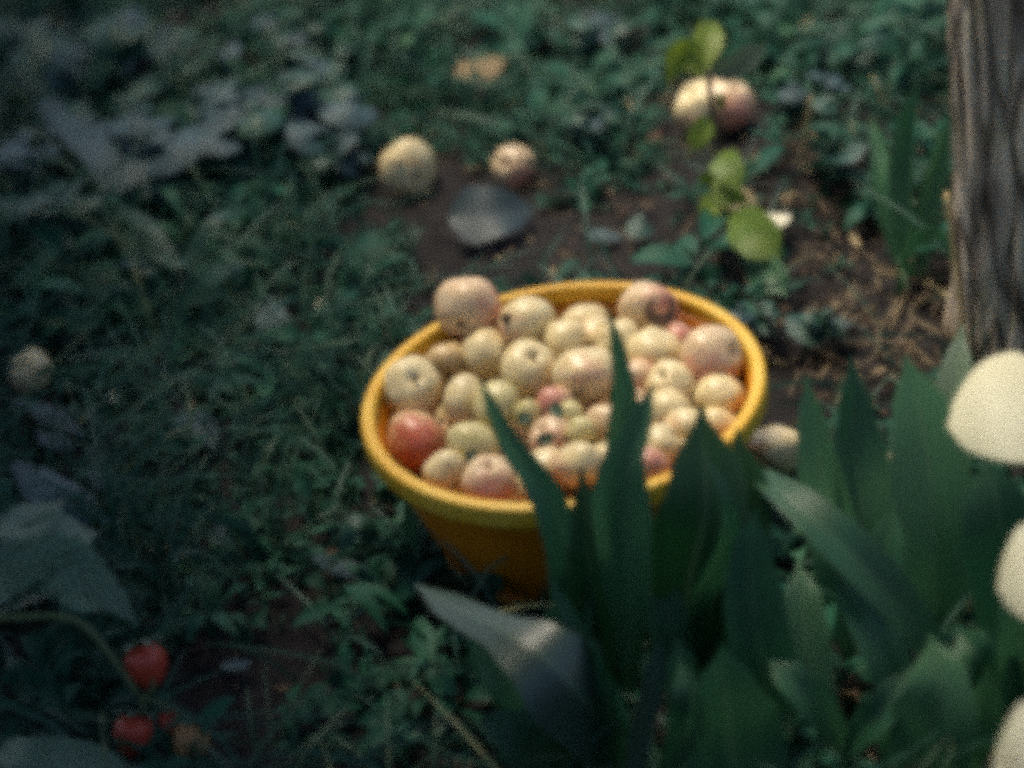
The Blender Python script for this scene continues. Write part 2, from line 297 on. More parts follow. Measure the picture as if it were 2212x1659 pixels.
# ------------------------------------------------------------------ tree
def make_tree():
    b = P(2345, 715, 0); b.z = 0
    root = empty("apple_tree", b, label="tree with rough grey-brown furrowed bark standing at the right edge of the frame", cat="tree")
    bm = bmesh.new(); seg, hs = 300, 170; rows = []
    for i in range(hs + 1):
        z = -.05 + 2.5 * (i / hs) ** 1.5
        rr = .118 + .012 * math.exp(-max(z, 0) / .07) - .012 * z
        row = []
        for k in range(seg):
            a = 2 * math.pi * k / seg
            wob = a + .06 * noise.noise(Vector((math.cos(a) * 2, math.sin(a) * 2, z * 5)))
            q = Vector((math.cos(wob) * 7.0, math.sin(wob) * 7.0, z * 2.2))
            ridge = abs(noise.noise(q)) * 1.6
            ridge2 = abs(noise.noise(q * 2.3 + Vector((5, 2, 1))))
            lobes = 1 + .22 * math.exp(-max(z, 0) / .09) * math.sin(a * 5 + 1) * .5
            r = rr * lobes - .012 * max(0, .42 - ridge) - .010 * max(0, .35 - ridge2) - .006 * abs(noise.noise(Vector((math.cos(a) * 16, math.sin(a) * 16, z * 9))))
            row.append(bm.verts.new(b + Vector((r * math.cos(a) + .02 * z, r * math.sin(a) + .03 * z, z))))
        rows.append(row)
    for i in range(hs):
        for k in range(seg): bm.faces.new((rows[i][k], rows[i][(k + 1) % seg], rows[i + 1][(k + 1) % seg], rows[i + 1][k]))
    link("trunk", bm, BARK, root)
    bm = bmesh.new(); lr = random.Random(3); top = b + Vector((.05, .07, 2.4)); tips = []
    for k in range(9):
        a = k * 2.4 + lr.uniform(-.3, .3); ln = lr.uniform(.9, 1.5)
        e = top + Vector((math.cos(a) * ln - .5, math.sin(a) * ln - 1.5, lr.uniform(.4, 1.2)))  # crown shifted towards the camera, out of view, to block sky
        mid = top.lerp(e, .5) + Vector((0, 0, .22)); tube(bm, [top - Vector((0, 0, .12)), mid, e], .055, .012, 10, 7)
        for t in (.35, .6, .85, 1): tips.append(top.lerp(mid, t)); tips.append(mid.lerp(e, t))
    low = []
    for k, (ex, ey, ez) in enumerate([(-.9, -1.0, 1.62), (-.2, -1.3, 1.68), (.5, -.9, 1.6), (-.5, -.55, 1.55), (-1.3, -.6, 1.6), (-2.1, -.9, 1.65), (-2.3, -.4, 1.6)]):  # unseen low limbs added to carry the shading leaves
        p0 = b + Vector((.02, .05, 1.62 + .03 * k)); e = Vector((ex, ey, ez)); m_ = p0.lerp(e, .5) + Vector((0, .1, .22))
        tube(bm, [p0, m_, e], .03, .008, 12, 7); low += [m_.lerp(e, t) for t in (0, .25, .5, .75, 1)]
    link("limb", bm, BARK, root)
    bm = bmesh.new(); n_ = 0
    while n_ < SHADE_LEAVES:  # low leaves added out of view, kept where their shadow darkens the near left
        c = Vector((lr.uniform(-3.3, .4), lr.uniform(-1.75, 2.6), lr.uniform(1.0, 1.95)))
        q = to_px(c)
        gh = c - sdir * (c.z / sdir.z)                       # where its shadow falls
        if q[1] > -380 - 60 * lr.random() or noise.noise(c * 2.2) < -.3: continue
        if ((gh.x > -.34 and gh.y > .26 - (gh.x + .34) * 2.2) or gh.y < -1.2 or gh.x < -1.7 or (gh.y > .55 and lr.random() < .6)) and lr.random() > .05: continue
        n_ += 1; d = Vector((lr.gauss(0, 1), lr.gauss(0, 1), lr.gauss(0, .4))).normalized()
        blade(bm, [c, c + d * .04, c + d * .08 - Vector((0, 0, .008))], [.004, .026, .024, .002], n=4, m=2, up=Vector((lr.gauss(0, .5), lr.gauss(0, .5), 1)).normalized())
    for i in range(2600):
        c = lr.choice(tips) + Vector((lr.gauss(0, .26), lr.gauss(0, .26), lr.gauss(.08, .2)))
        d = Vector((lr.gauss(0, 1), lr.gauss(0, 1), lr.gauss(-.3, .6))).normalized()
        blade(bm, [c, c + d * .045, c + d * .09 - Vector((0, 0, .008))], [.004, .026, .024, .002], n=4, m=2, up=Vector((lr.gauss(0, .5), lr.gauss(0, .5), 1)).normalized())
    link("shading_crown", bm, CROWN, root)
CROWN = leafmat("crown_leaf", [(0, (.025, .055, .015)), (1, (.05, .09, .025))], island=True, veins=None, transl=.15)
SHADE_LEAVES = 22000
make_tree()

def make_shade_shrub():  # unseen shrub added below the frame to block low sky light
    root = empty("shade_shrub", Vector((-.15, -1.0, 0)), label="dense low shrub added below the frame to shade the basin front and near ground", cat="shrub")
    lr = random.Random(8); bm = bmesh.new(); st = bmesh.new()
    for k in range(120):
        x, y = lr.uniform(-1.9, .9), lr.uniform(-1.3, -.70); g = Vector((x, y, 0))
        h = min(lr.uniform(.3, .75), (-.36 - y) * .78); e = g + Vector((lr.gauss(0, .06), lr.gauss(-.03, .04), h))
        tube(st, [g, g.lerp(e, .5) + Vector((.02, 0, 0)), e], .004, .002, 6, 5)
        for i in range(34):
            t = lr.uniform(.2, 1); c = g.lerp(e, t); a = lr.uniform(0, 6.28); d = Vector((math.cos(a), math.sin(a) - .2, lr.uniform(-.4, .2))).normalized(); l_ = lr.uniform(.03, .06)
            if to_px(c)[1] < 1830: continue
            blade(bm, [c, c + d * l_, c + d * l_ * 2 - Vector((0, 0, .012))], [.004, .024, .02, .002], n=4, m=2, up=Vector((lr.gauss(0, .5), lr.gauss(0, .5), 1)).normalized())
    link("foliage", bm, CROWN, root); link("branch", st, TWIG, root)
make_shade_shrub()

# ------------------------------------------------------------------ basin
def make_basin():
    H, rt, rb = RIM_Z, RIM_R, .126
    root = empty("plastic_basin", Vector((0, 0, .004)), label="round yellow plastic basin heaped with windfall apples", cat="basin")
    wi = rt - .0125
    prof = [(.0005, .014), (rb * .6, .014), (rb - .012, .016), (rb - .003, .026)]
    for i in range(1, 9): t = i / 8; prof.append((rb - .003 + (wi - rb + .003) * t ** .92, .026 + (H - .014 - .026) * t))
    outer = [(wi + .004, H - .016)]
    for i in range(1, 9): t = 1 - i / 8; outer.append((rb + (wi + .004 - rb) * t ** .92, .008 + (H - .024) * t))
    prof += outer + [(rb - .004, .002), (rb - .010, .002), (rb - .014, .006), (.0005, .006)]
    link("body", lathe(prof), YELLOW, root, loc=(0, 0, 0))
    # rolled lip, 18 mm wide, with a skirt
    lip = [(wi - .0005, H - .016), (wi + .0002, H - .007)]
    for i in range(8): t = math.pi * (1 - .5 * i / 7); lip.append((wi + .004 + .0036 * math.cos(t), H - .004 + .004 * math.sin(t)))
    for i in range(8): t = math.pi * (.5 - .5 * i / 7); lip.append((rt - .0035 + .0038 * math.cos(t), H - .0045 + .004 * math.sin(t)))
    lip += [(rt + .0008, H - .013), (rt + .0010, H - .019), (rt + .0002, H - .0205), (rt - .0012, H - .019), (rt - .002, H - .010), (wi + .006, H - .0035), (wi + .003, H - .007), (wi + .003, H - .016)]
    link("rim", lathe(lip, 128), RIMMAT, root, loc=(0, 0, 0))
    bm = lathe([(rb + .001, .0), (rb + .0045, .001), (rb + .005, .009), (rb + .0022, .013), (rb + .001, .011)])
    link("base_ring", bm, YELLOW, root, loc=(0, 0, 0))
make_basin()

# ------------------------------------------------------------------ apples
def apple_mesh(seed, squash=.86, lump=.05, hole=False):
    lr = random.Random(seed); prof = []
    n = 26
    for i in range(n + 1):
        t = math.pi * i / n                     # 0 = stem end
        r = math.sin(t); z = math.cos(t)
        rad = 1 + .06 * math.sin(t) ** 2
        z2 = z * squash - .30 * math.exp(-(r / .22) ** 2) * (1 if z > 0 else 0) + .20 * math.exp(-(r / .20) ** 2) * (1 if z < 0 else 0)
        prof.append((max(r * rad * (1 + .06 * z), 1e-4), z2))
    bm = lathe(prof, 36); off = Vector((lr.uniform(-50, 50), lr.uniform(-50, 50), lr.uniform(-50, 50)))
    for v in bm.verts:
        k = 1 + lump * noise.noise(v.co * 1.1 + off) * 2 + .25 * lump * noise.noise(v.co * 3 + off)
        a = math.atan2(v.co.y, v.co.x); k += .022 * math.sin(5 * a + seed) * max(0, -v.co.z)
        v.co = Vector((v.co.x * k, v.co.y * k, v.co.z * k))
    bmesh.ops.remove_doubles(bm, verts=bm.verts, dist=1e-3); bmesh.ops.recalc_face_normals(bm, faces=bm.faces)
    me = bpy.data.meshes.new("apple"); bm.to_mesh(me); bm.free()
    return me
_shapes = {}
def shape(mat, s):
    k = (mat.name, s)
    if k not in _shapes:
        me = apple_mesh(s, squash=[.92, .97, .89, .94][s % 4], lump=[.05, .08, .09, .065][s % 4]); me.materials.append(mat); _shapes[k] = me
    return _shapes[k]
def stem_mesh():
    return tube(bmesh.new(), [(0, 0, .48), (.03, .01, .75), (.10, .03, 1.02)], .05, .07, 6, 6)
def calyx_mesh():
    bm = bmesh.new()
    bmesh.ops.create_uvsphere(bm, u_segments=10, v_segments=6, radius=.16)
    for v in bm.verts: v.co = Vector((v.co.x, v.co.y, v.co.z * .5 - .66))
    for k in range(5):
        a = 2 * math.pi * k / 5; d = Vector((math.cos(a), math.sin(a), 0))
        blade(bm, [d * .05 + Vector((0, 0, -.68)), d * .13 + Vector((0, 0, -.76)), d * .17 + Vector((0, 0, -.86))], [.05, .05, .01], n=5, m=2, up=Vector((0, 0, -1)))
    return bm
STEM_ME = bpy.data.meshes.new("stem"); _b = stem_mesh(); _b.to_mesh(STEM_ME); _b.free(); STEM_ME.materials.append(APPLESTEM)
CAL_ME = bpy.data.meshes.new("calyx"); _b = calyx_mesh(); _b.to_mesh(CAL_ME); _b.free(); CAL_ME.materials.append(APPLESTEM)
_mk = [0]
def viewdir(dx, dy):
    l = math.hypot(dx, dy); k = math.sqrt(max(0.0, 1 - min(l, 1) ** 2))
    return (R_ * dx - U_ * dy - F_ * k).normalized()
def apple(c, r, mat, label, end=None, dir=None, blush=None, group=None, s=None, name="apple"):
    """end: which end faces dir - 's' the stem hollow, 'c' the calyx."""
    _mk[0] += 1; lr = random.Random(_mk[0] * 7)
    s = lr.randrange(4) if s is None else s
    zax = viewdir(*dir) if dir else Vector((lr.gauss(0, 1), lr.gauss(0, 1), lr.gauss(0, .7))).normalized()
    if end == 'c': zax = -zax
    bl = viewdir(*blush) if blush else Vector((lr.gauss(0, 1), lr.gauss(0, 1), lr.gauss(-.8, .6)))
    x = (bl - zax * bl.dot(zax));  x = x.normalized() if x.length > 1e-3 else zax.orthogonal().normalized()
    y = zax.cross(x)
    o = link(name, shape(mat, s), None); tag(o, label, "apple", group)
    o.matrix_world = Matrix.Translation(c) @ Matrix((x, y, zax)).transposed().to_4x4() @ Matrix.Scale(r / 1.03, 4)
    if end == 's' or (end is None and lr.random() < .5):
        if end == 's' or lr.random() < .6: link("stem", STEM_ME, None, o, loc=(0, 0, 0))
    if end == 'c' or end is None: link("calyx", CAL_ME, None, o, loc=(0, 0, 0))
    return o

# px, py, r px, height of centre, material, label, end, dir, blush
IN = [
 (1012, 667, 66, .186, PINK, "large blushed apple perched highest on the far left rim of the basin, dark calyx below", 'c', (-.25, .62), (.5, .6)),
 (1136, 695, 58, .178, CREAM, "yellow-cream apple with a small dark worm hole, beside the perched blushed one", 's', (.55, .83), (-.3, .8)),
 (1052, 763, 43, .160, CREAM, "small cream apple right under the large perched apple", None, None, None),
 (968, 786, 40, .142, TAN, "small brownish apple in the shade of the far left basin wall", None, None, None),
 (892, 836, 57, .148, CREAM, "pale apple with its stem hollow facing up, against the left basin wall", 's', (.1, -.38), (.6, .7)),
 (904, 957, 68, .150, RED, "bright red-cheeked apple against the near left wall, the reddest in the basin", None, (.75, -.75), (-.5, .55)),
 (1143, 797, 57, .168, CREAM, "cream apple with a tiny pale stem hollow, left of the large middle apple", 's', (.15, -.55), (.8, .6)),
 (1006, 868, 50, .160, CREAM, "cream apple partly behind the slanting leaf tip, right of the stem-up apple", None, None, (-.2, .9)),
 (1072, 872, 46, .163, GREEN, "bright yellow-cream apple just right of the slanting leaf tip", 's', (.9, .5), (-.4, .8)),
 (1021, 966, 55, .158, GREEN, "greenish cream apple touching the right side of the red-cheeked apple", 'c', (-.3, .85), (.6, .3)),
 (962, 1026, 42, .147, CREAM, "small cream apple tucked at the near rim below the red-cheeked apple", None, None, None),
 (1056, 1040, 54, .150, PINK, "pinkish apple low at the near rim, left of the slanting leaf", None, None, (.1, .7)),
 (1180, 1013, 50, .158, CREAM, "smooth ivory apple just right of the slanting leaf, near rim", None, (.1, .99), (.3, .9)),
 (1254, 1004, 50, .158, CREAM, "ivory apple above the short dark leaf tip, near rim", None, (.2, .95), (-.9, .3)),
 (1188, 946, 43, .158, ROSE, "dull rose apple in the middle among the shrivelled green fruitlets", None, None, (0, .6)),
 (1199, 872, 31, .160, ROSE, "little rose-red apple under the left side of the large middle apple", None, None, (.2, .2)),
 (1266, 812, 68, .176, CREAM, "largest pale apple in the middle of the basin, left of the tall blade", 'c', (.2, .97), (.2, .9)),
 (1262, 704, 46, .146, CREAM, "ivory apple at the far side with a brown groove, under the back rim", 's', (.35, .75), None),
 (1294, 736, 44, .160, CREAM, "cream apple behind the tall blade, its left half showing", None, None, None),
 (1336, 742, 44, .165, CREAM, "cream apple showing just right of the tall blade, below the rotten one", None, None, None),
 (1222, 740, 42, .164, CREAM, "round ivory apple between the worm-holed apple and the tall blade", None, None, None),
 (1402, 668, 58, .174, PINK, "half-rotten apple with a round brown sunken patch, on the back rim", 'c', (-.2, .9), (.7, .3)),
 (1412, 768, 56, .156, CREAM, "cream apple below the rotten apple, right of the tall blade", None, (.1, .9), (.2, .95)),
 (1464, 741, 38, .150, ROSE, "rosy apple half hidden between two bigger ones on the right", None, None, (.1, -.3)),
 (1533, 774, 68, .156, PINK, "big dusky pink apple against the right basin wall", None, (.8, -.2), (.0, .75)),
 (1551, 857, 49, .150, CREAM, "smooth pale apple low at the right wall below the dusky pink one", None, (.1, .95), None),
 (1446, 832, 43, .160, CREAM, "small pale apple between the tall blades and the right wall, upper of two", 's', (-.4, -.5), None),
 (1440, 884, 44, .155, CREAM, "small pale apple with a shadow cleft, lower of two right of the blades", None, None, None),
 (1482, 925, 42, .150, CREAM, "elongated cream apple just left of the dark folded leaf", None, (.2, .95), (.1, .95)),
 (1428, 962, 34, .152, CREAM, "small ivory apple in the gap between the two broad leaves", None, None, None),
 (1310, 918, 36, .160, PINK, "small pink apple peeping out left of the broad blade", None, None, (.2, .6)),
 (1366, 874, 30, .160, PINK, "tiny blushed apple glimpsed between the two blade tips", None, None, None),
 (1232, 893, 26, .166, GREEN, "shrivelled green fruitlet in the middle, uppermost of its cluster", 'c', (-.2, -.2), None),
 (1140, 893, 28, .158, GREEN, "shrivelled olive fruitlet right of the bright yellow-cream apple", 'c', (.1, .3), None),
 (1256, 932, 30, .163, GREEN, "knobbly green fruitlet left of the broad blade, above the ivory apples", 'c', (-.2, .7), None),
 (1112, 1066, 40, .136, CREAM, "pale apple squeezed under the near rim's inner edge, left of the slanting leaf base", None, (.1, .95), None),
 (1312, 1000, 46, .150, CREAM, "pale apple mostly hidden behind the broad blade, near rim", None, (.1, .95), None),
 (1395, 1010, 42, .142, PINK, "blushed apple at the near rim behind the dark folded leaf", None, (.1, .95), (.3, .6)),
 (1490, 985, 42, .140, CREAM, "cream apple at the near right rim behind the folded leaf", None, (.1, .95), None),
 (1545, 925, 42, .136, CREAM, "cream apple low at the right wall beside the folded leaf tip", None, (.1, .95), None),
 (1376, 818, 36, .150, ROSE, "rosy apple deep in the heap, showing as a sliver right of the tall blade", None, None, None),
]
def place_in_basin():
    ap = []
    for (px, py, r, z, *_q) in IN:
        d = ray(px, py).normalized(); c = P(px, py, z - .016); rr = (1.08 if r > 54 else 1.08 + .012 * (54 - r) * (0 if "fruitlet" in _q[1] else 1)) * r * (c - CAM).length / FPX
        ap.append([c, d, rr, c.copy()])
    for it in range(140):                        # slide along the line of sight until nobody overlaps much
        for i in range(len(ap)):
            for j in range(i + 1, len(ap)):
                a, b = ap[i], ap[j]; v = b[0] - a[0]; gap = v.length - .91 * (a[2] + b[2])
                if gap < 0:
                    s = 1 if v.dot(a[1]) >= 0 else -1
                    a[0] -= a[1] * s * min(.002, -gap * .4); b[0] += b[1] * s * min(.002, -gap * .4)
        for a in ap:
            a[0] += (a[3] - a[0]) * .02
            c = a[0]; h = math.hypot(c.x, c.y); lim = .124 + (.163 - .124) * min(max(c.z, 0), RIM_Z) / RIM_Z - a[2] * .93
            if c.z < RIM_Z - .004 and h > lim:   # keep inside the wall
                if c.y > 0: a[0] -= a[1] * min(.003, (h - lim))
                else: a[0] += a[1] * min(.003, (h - lim)) if c.z > .11 else -a[1] * .001
    return ap
_pos = place_in_basin()
for (px, py, r, z, mat, label, end, dr, bl), a in zip(IN, _pos):
    o = apple(a[0], a[2], mat, label, end, dr, bl, "windfall apples heaped in the yellow basin")
    if "worm hole" in label:
        h = viewdir(-.68, -.12); bm = bmesh.new(); bmesh.ops.create_uvsphere(bm, u_segments=10, v_segments=8, radius=.0052)
        hole = link("worm_hole", bm, APPLESTEM); hole.parent = o; hole.matrix_parent_inverse = o.matrix_world.inverted(); hole.location = a[0] + h * a[2] * .985
    if "half-rotten" in label:
        h = viewdir(.38, .06); bm = bmesh.new()
        q = h.to_track_quat('Z', 'Y').to_matrix()
        for k, (rr, zz) in enumerate([(.0, .880), (.14, .886), (.28, .895), (.40, .90), (.47, .935), (.52, .955), (.56, .935), (.58, .86)]):
            ring = [bm.verts.new(a[0] + q @ (Vector((rr * math.cos(t) + 1e-4 * math.cos(t), rr * math.sin(t) + 1e-4 * math.sin(t), zz + .05)) * a[2])) for t in [2 * math.pi * i / 28 for i in range(28)]]
            if k:
                for i in range(28): bm.faces.new((prev[i], prev[(i + 1) % 28], ring[(i + 1) % 28], ring[i]))
            prev = ring
        bmesh.ops.recalc_face_normals(bm, faces=bm.faces)
        p = link("rotten_patch", bm, ROT); p.parent = o; p.matrix_parent_inverse = o.matrix_world.inverted()
# the lower layer that shows through the gaps
_fr = random.Random(5); low = []
for ring, cnt, z in ((.116, 13, .094), (.060, 6, .100), (.0, 1, .104), (.09, 10, .045), (.04, 4, .045)):
    for k in range(cnt):
        t = 2 * math.pi * (k + _fr.random() * .3) / cnt; rr = _fr.uniform(.024, .028)
        c = Vector((ring * math.cos(t), ring * math.sin(t), z + _fr.uniform(-.006, .006)))
        if z > .08: low.append((c, rr))
for i, (c, rr) in enumerate(low):
    apple(c, rr, _fr.choice([TAN, PINK, CREAM, ROSE, GREEN]), "apple of the lower layer, glimpsed deep between the top apples in the basin", group="apples of the lower layer in the basin")

for q in [((1215, 905, .178), (1188, 880, .182), 15, "dark green leaf scrap lying on the apples beside the uppermost fruitlet"), ((1160, 962, .172), (1200, 948, .176), 14, "green leaf scrap lying on the dull rose apple"),
          ((1118, 905, .176), (1150, 918, .174), 13, "green leaf scrap beside the olive fruitlet"), ((1010, 1000, .166), (1030, 978, .17), 10, "small green leaf scrap low between the near-left apples")]:
    p0, p1 = P(*q[0]), P(*q[1]); o = link("leaf_scrap", blade(bmesh.new(), [p0, p0.lerp(p1, .5) + Vector((0, 0, .004)), p1], [x * q[2] * M2 for x in (.2, 1, .9, .1)], fold=.4, n=8, m=4, ripple=.2), STRAWLEAF)
    tag(o, q[3], "leaf scrap", "green scraps among the heaped apples")
# apples on the ground
def ground_apple(px, py, r, mat, label, end=None, dir=None, blush=None, sink=.75, s=None):
    c = P(px, py, 0); rr = r * (c - CAM).length / FPX; c = P(px, py, rr * sink + ground(c.x, c.y)); rr = r * (c - CAM).length / FPX
    return apple(c, rr, mat, label, end, dir, blush, "fallen apples lying on the ground", s), c, rr
_ck = ground_apple(880, 368, 63, CREAM, "large pale apple with a crack across it, lying in the weeds beyond the basin", 'c', (.42, .38), (-.6, .7), .62)
_o, _c, _rr = _ck; _p = []
for i in range(16):
    a = -.9 + 1.75 * i / 15; v = (viewdir(math.sin(a) * .92, -.12 - .12 * math.cos(a) + .05 * math.sin(a * 2.5))); _p.append(_c + v * _rr * .985)
_k = link("crack", tube(bmesh.new(), _p, .0016, .0012, raw=True), ROT); _k.parent = _o; _k.matrix_parent_inverse = _o.matrix_world.inverted()
ground_apple(1109, 362, 46, PINK, "small blushed tan apple lying just behind the broad blue-grey leaf", 's', (-.45, -.15), (.5, .6))
ground_apple(1514, 232, 58, CREAM, "pale apple on the left of the touching pair behind the sapling", None, (-.6, -.6), (.1, .9), 1.1)
ground_apple(1572, 226, 60, PINK, "blushed apple on the right of the touching pair behind the sapling", None, (.3, -.8), (.3, .7), 1.1)
ground_apple(1505, 135, 32, TAN, "brownish apple behind the yellow-green leaf, beyond the touching pair", None, None, None)
ground_apple(66, 805, 46, CREAM, "pale apple with a dark calyx lying alone at the left edge", 'c', (.15, -.15), (-.8, .3))
ground_apple(1672, 978, 62, CREAM, "pale apple on bare soil right of the basin", None, (.2, .95), (-.95, .2), 1.15, 1)
ground_apple(1931, 1005, 30, PINK, "small apple glimpsed between two broad upright leaves on the right", None, None, None)
ground_apple(2082, 1278, 60, CREAM, "pale apple in the leaves near the lower right, half hidden", None, (.1, .95), (0, .9))
ground_apple(1688, 1318, 30, CREAM, "apple hidden under the broad leaves, a pale spot low right of the basin", None, None, None)

# ------------------------------------------------------------------ broad-leaved plants on the right
def plant(name, base_px, label, cat, leaves, mat, group=None):
    b = G(*base_px); root = empty(name, b, label=label, cat=cat, group=group)
    for L_ in leaves:
        path, ws, kw = L_[0], L_[1], dict(L_[2]) if len(L_) > 2 else {}
        mt = kw.pop("mat", mat); pts = []
        if mt in (WEED, GREY): kw.setdefault("up", Vector((rnd.gauss(0, .2), rnd.gauss(-.25, .15), 1)).normalized()); ws = [x * 1.3 for x in ws]
        for q in path: pts.append(P(*q) if len(q) == 3 else G(*q))
        sc = (pts[len(pts) // 2] - CAM).length / FPX
        if mt in (WEED, GREY): kw.setdefault("fold", .06); kw.setdefault("curl", .25); kw.setdefault("ripple", .10)
        if mt in (BROAD, DARKBROAD): kw.setdefault("ripple", .05); kw["fold"] = kw.get("fold", .3) * 1.35; kw["twist"] = kw.get("twist", 0) * 1.5 + rnd.uniform(-.15, .15); kw["m"] = 8; kw.setdefault("curl", .12)
        bm = blade(bmesh.new(), pts, [x * sc for x in ws], seed=rnd.uniform(0, 9), **kw)
        link(kw.get("nm", "leaf"), bm, mt, root)
    return root
GP = "broad-leaved plants growing in front of the basin"
plant("broad_leaf_plant", (1330, 1545), "broad-leaved plant whose tall blade stands against the heaped apples", "plant", [
  ([(1335, 1560), (1332, 1300, .10), (1325, 1080, .205), (1342, 850, .29), (1312, 655, .365)], [10, 24, 26, 26, 36, 34, 20, 1], dict(fold=.45, twist=-.25)),
  ([(1350, 1560), (1362, 1330, .10), (1350, 1120, .195), (1352, 1010, .24), (1386, 915, .275), (1410, 826, .305)], [8, 34, 60, 68, 58, 34, 22, 2], dict(fold=.35, twist=.1)),
  ([(1300, 1560), (1262, 1330, .10), (1192, 1085, .20), (1100, 950, .245), (1034, 812, .285)], [8, 32, 46, 40, 30, 18, 1], dict(fold=.45, twist=.2)),
  ([(1300, 1570), (1285, 1360, .09), (1270, 1180, .17), (1254, 1008, .225)], [12, 56, 66, 58, 34, 2], dict(fold=.3, twist=-.15, mat=DARKBROAD)),
  ([(1310, 1580), (1240, 1400, .08), (1230, 1290, .12), (1180, 1215, .15)], [10, 44, 56, 34, 2], dict(fold=.3, twist=.2)),
], BROAD, GP)
plant("broad_leaf_plant", (1520, 1500), "broad-leaved plant with a dark folded leaf covering the near right rim", "plant", [
  ([(1480, 1520), (1485, 1280, .11), (1525, 1100, .19), (1515, 874, .26)], [10, 80, 112, 108, 74, 3], dict(fold=.35, twist=.15, mat=DARKBROAD)),
  ([(1500, 1500), (1570, 1270, .11), (1610, 1100, .18), (1592, 925, .235)], [10, 46, 66, 54, 3], dict(fold=.4, twist=.1, mat=DARKBROAD)),
  ([(1490, 1510), (1500, 1320, .11), (1560, 1180, .19), (1562, 1080, .235), (1522, 978, .27)], [8, 26, 34, 26, 14, 1], dict(fold=.5, twist=-.5)),
  ([(1680, 1640), (1650, 1450, .09), (1622, 1250, .17), (1631, 1100, .225)], [26, 60, 72, 66, 42, 2], dict(fold=.3, twist=-.2, curl=.2)),
  ([(1480, 1560), (1455, 1400, .07), (1430, 1290, .11), (1400, 1200, .14)], [12, 40, 46, 34, 2], dict(fold=.35, twist=-.1)),
], BROAD, GP)
plant("broad_leaf_plant", (1860, 1420), "broad-leaved plant with a drooping bluish leaf and two upright tips right of the basin", "plant", [
  ([(2070, 1500, .03), (1965, 1340, .11), (1830, 1190, .175), (1700, 1075, .20), (1592, 995, .185)], [16, 46, 60, 58, 48, 34, 2], dict(fold=.3, twist=0, up=Vector((.1, -.5, 1)).normalized())),
  ([(1840, 1430), (1815, 1200, .09), (1772, 1000, .15), (1740, 805, .215)], [16, 52, 60, 50, 34, 1], dict(fold=.4, twist=.2)),
  ([(1880, 1420), (1868, 1180, .09), (1845, 960, .155), (1838, 762, .225)], [16, 58, 72, 64, 42, 1], dict(fold=.45, twist=-.2)),
  ([(1940, 1640, .02), (1935, 1500, .07), (1880, 1360, .12), (1800, 1240, .15)], [14, 40, 52, 44, 3], dict(fold=.35, twist=.1, up=Vector((.1, -.5, 1)).normalized())),
  ([(1900, 1440), (1900, 1330, .07), (1915, 1210, .12), (1930, 1080, .16)], [10, 50, 60, 44, 2], dict(fold=.3, twist=.3)),
  ([(1770, 1640, 0), (1750, 1480, .05), (1738, 1330, .085), (1725, 1210, .11)], [20, 46, 54, 40, 3], dict(fold=.3)),
], BROAD, GP)
plant("broad_leaf_plant", (2080, 1420), "broad-leaved plant with the widest upright leaf, at the right edge below the pale petals", "plant", [
  ([(2020, 1400), (2015, 1180, .09), (2000, 960, .165), (1955, 765, .225)], [16, 74, 96, 86, 60, 2], dict(fold=.3, twist=-.1)),
  ([(2200, 1500), (2190, 1280, .10), (2160, 1110, .17), (2130, 985, .21)], [20, 84, 96, 70, 2], dict(fold=.35, twist=.2)),
  ([(2060, 1240), (2040, 1020, .08), (2060, 860, .13), (2080, 700, .17)], [14, 50, 64, 54, 34, 2], dict(fold=.3, twist=.3, mat=PALELEAF)),
  ([(2200, 1640, .0), (2150, 1480, .08), (2110, 1420, .11), (2070, 1360, .12)], [14, 66, 80, 56, 2], dict(fold=.35, twist=.1)),
  ([(2215, 1650, .0), (2215, 1460, .09), (2200, 1330, .15), (2170, 1250, .18)], [14, 56, 66, 46, 2], dict(fold=.35, twist=-.2)),
], BROAD, GP)
GLOSS = leafmat("glossy_broad_leaf", [(0, (.022, .060, .042)), (1, (.035, .080, .056))], rough=.42, spec=.8, transl=.08, vbump=.15)
plant("broad_leaf_plant", (1340, 1640), "broad-leaved plant with a glossy leaf arching over to the left below the basin", "plant", [
  ([(1330, 1650), (1270, 1520, .10), (1150, 1400, .15), (1010, 1325, .135), (896, 1262, .10)], [20, 92, 112, 78, 44, 36, 3], dict(fold=-.22, twist=.1, up=Vector((.05, -.45, 1)).normalized(), ripple=.06, n=28, m=10, mat=GLOSS)),
  ([(1290, 1655), (1190, 1560, .05), (1080, 1460, .085), (1000, 1370, .10)], [18, 74, 84, 60, 3], dict(fold=.2, up=Vector((-.55, -.8, -.15)).normalized())),
  ([(1365, 1700, .07), (1385, 1580, .12), (1410, 1480, .165), (1424, 1380, .205)], [20, 25, 26, 22, 8], dict(fold=.2, twist=-.1, mat=GLOSS)),
  ([(1400, 1690), (1330, 1560, .07), (1300, 1470, .11), (1215, 1290, .17), (1178, 1245, .185)], [14, 62, 70, 34, 10, 2], dict(fold=.4, twist=.5)),
  ([(1260, 1670), (1180, 1620, .03), (1100, 1580, .05), (1020, 1560, .05)], [18, 66, 72, 40, 3], dict(fold=.2)),
], BROAD, GP)
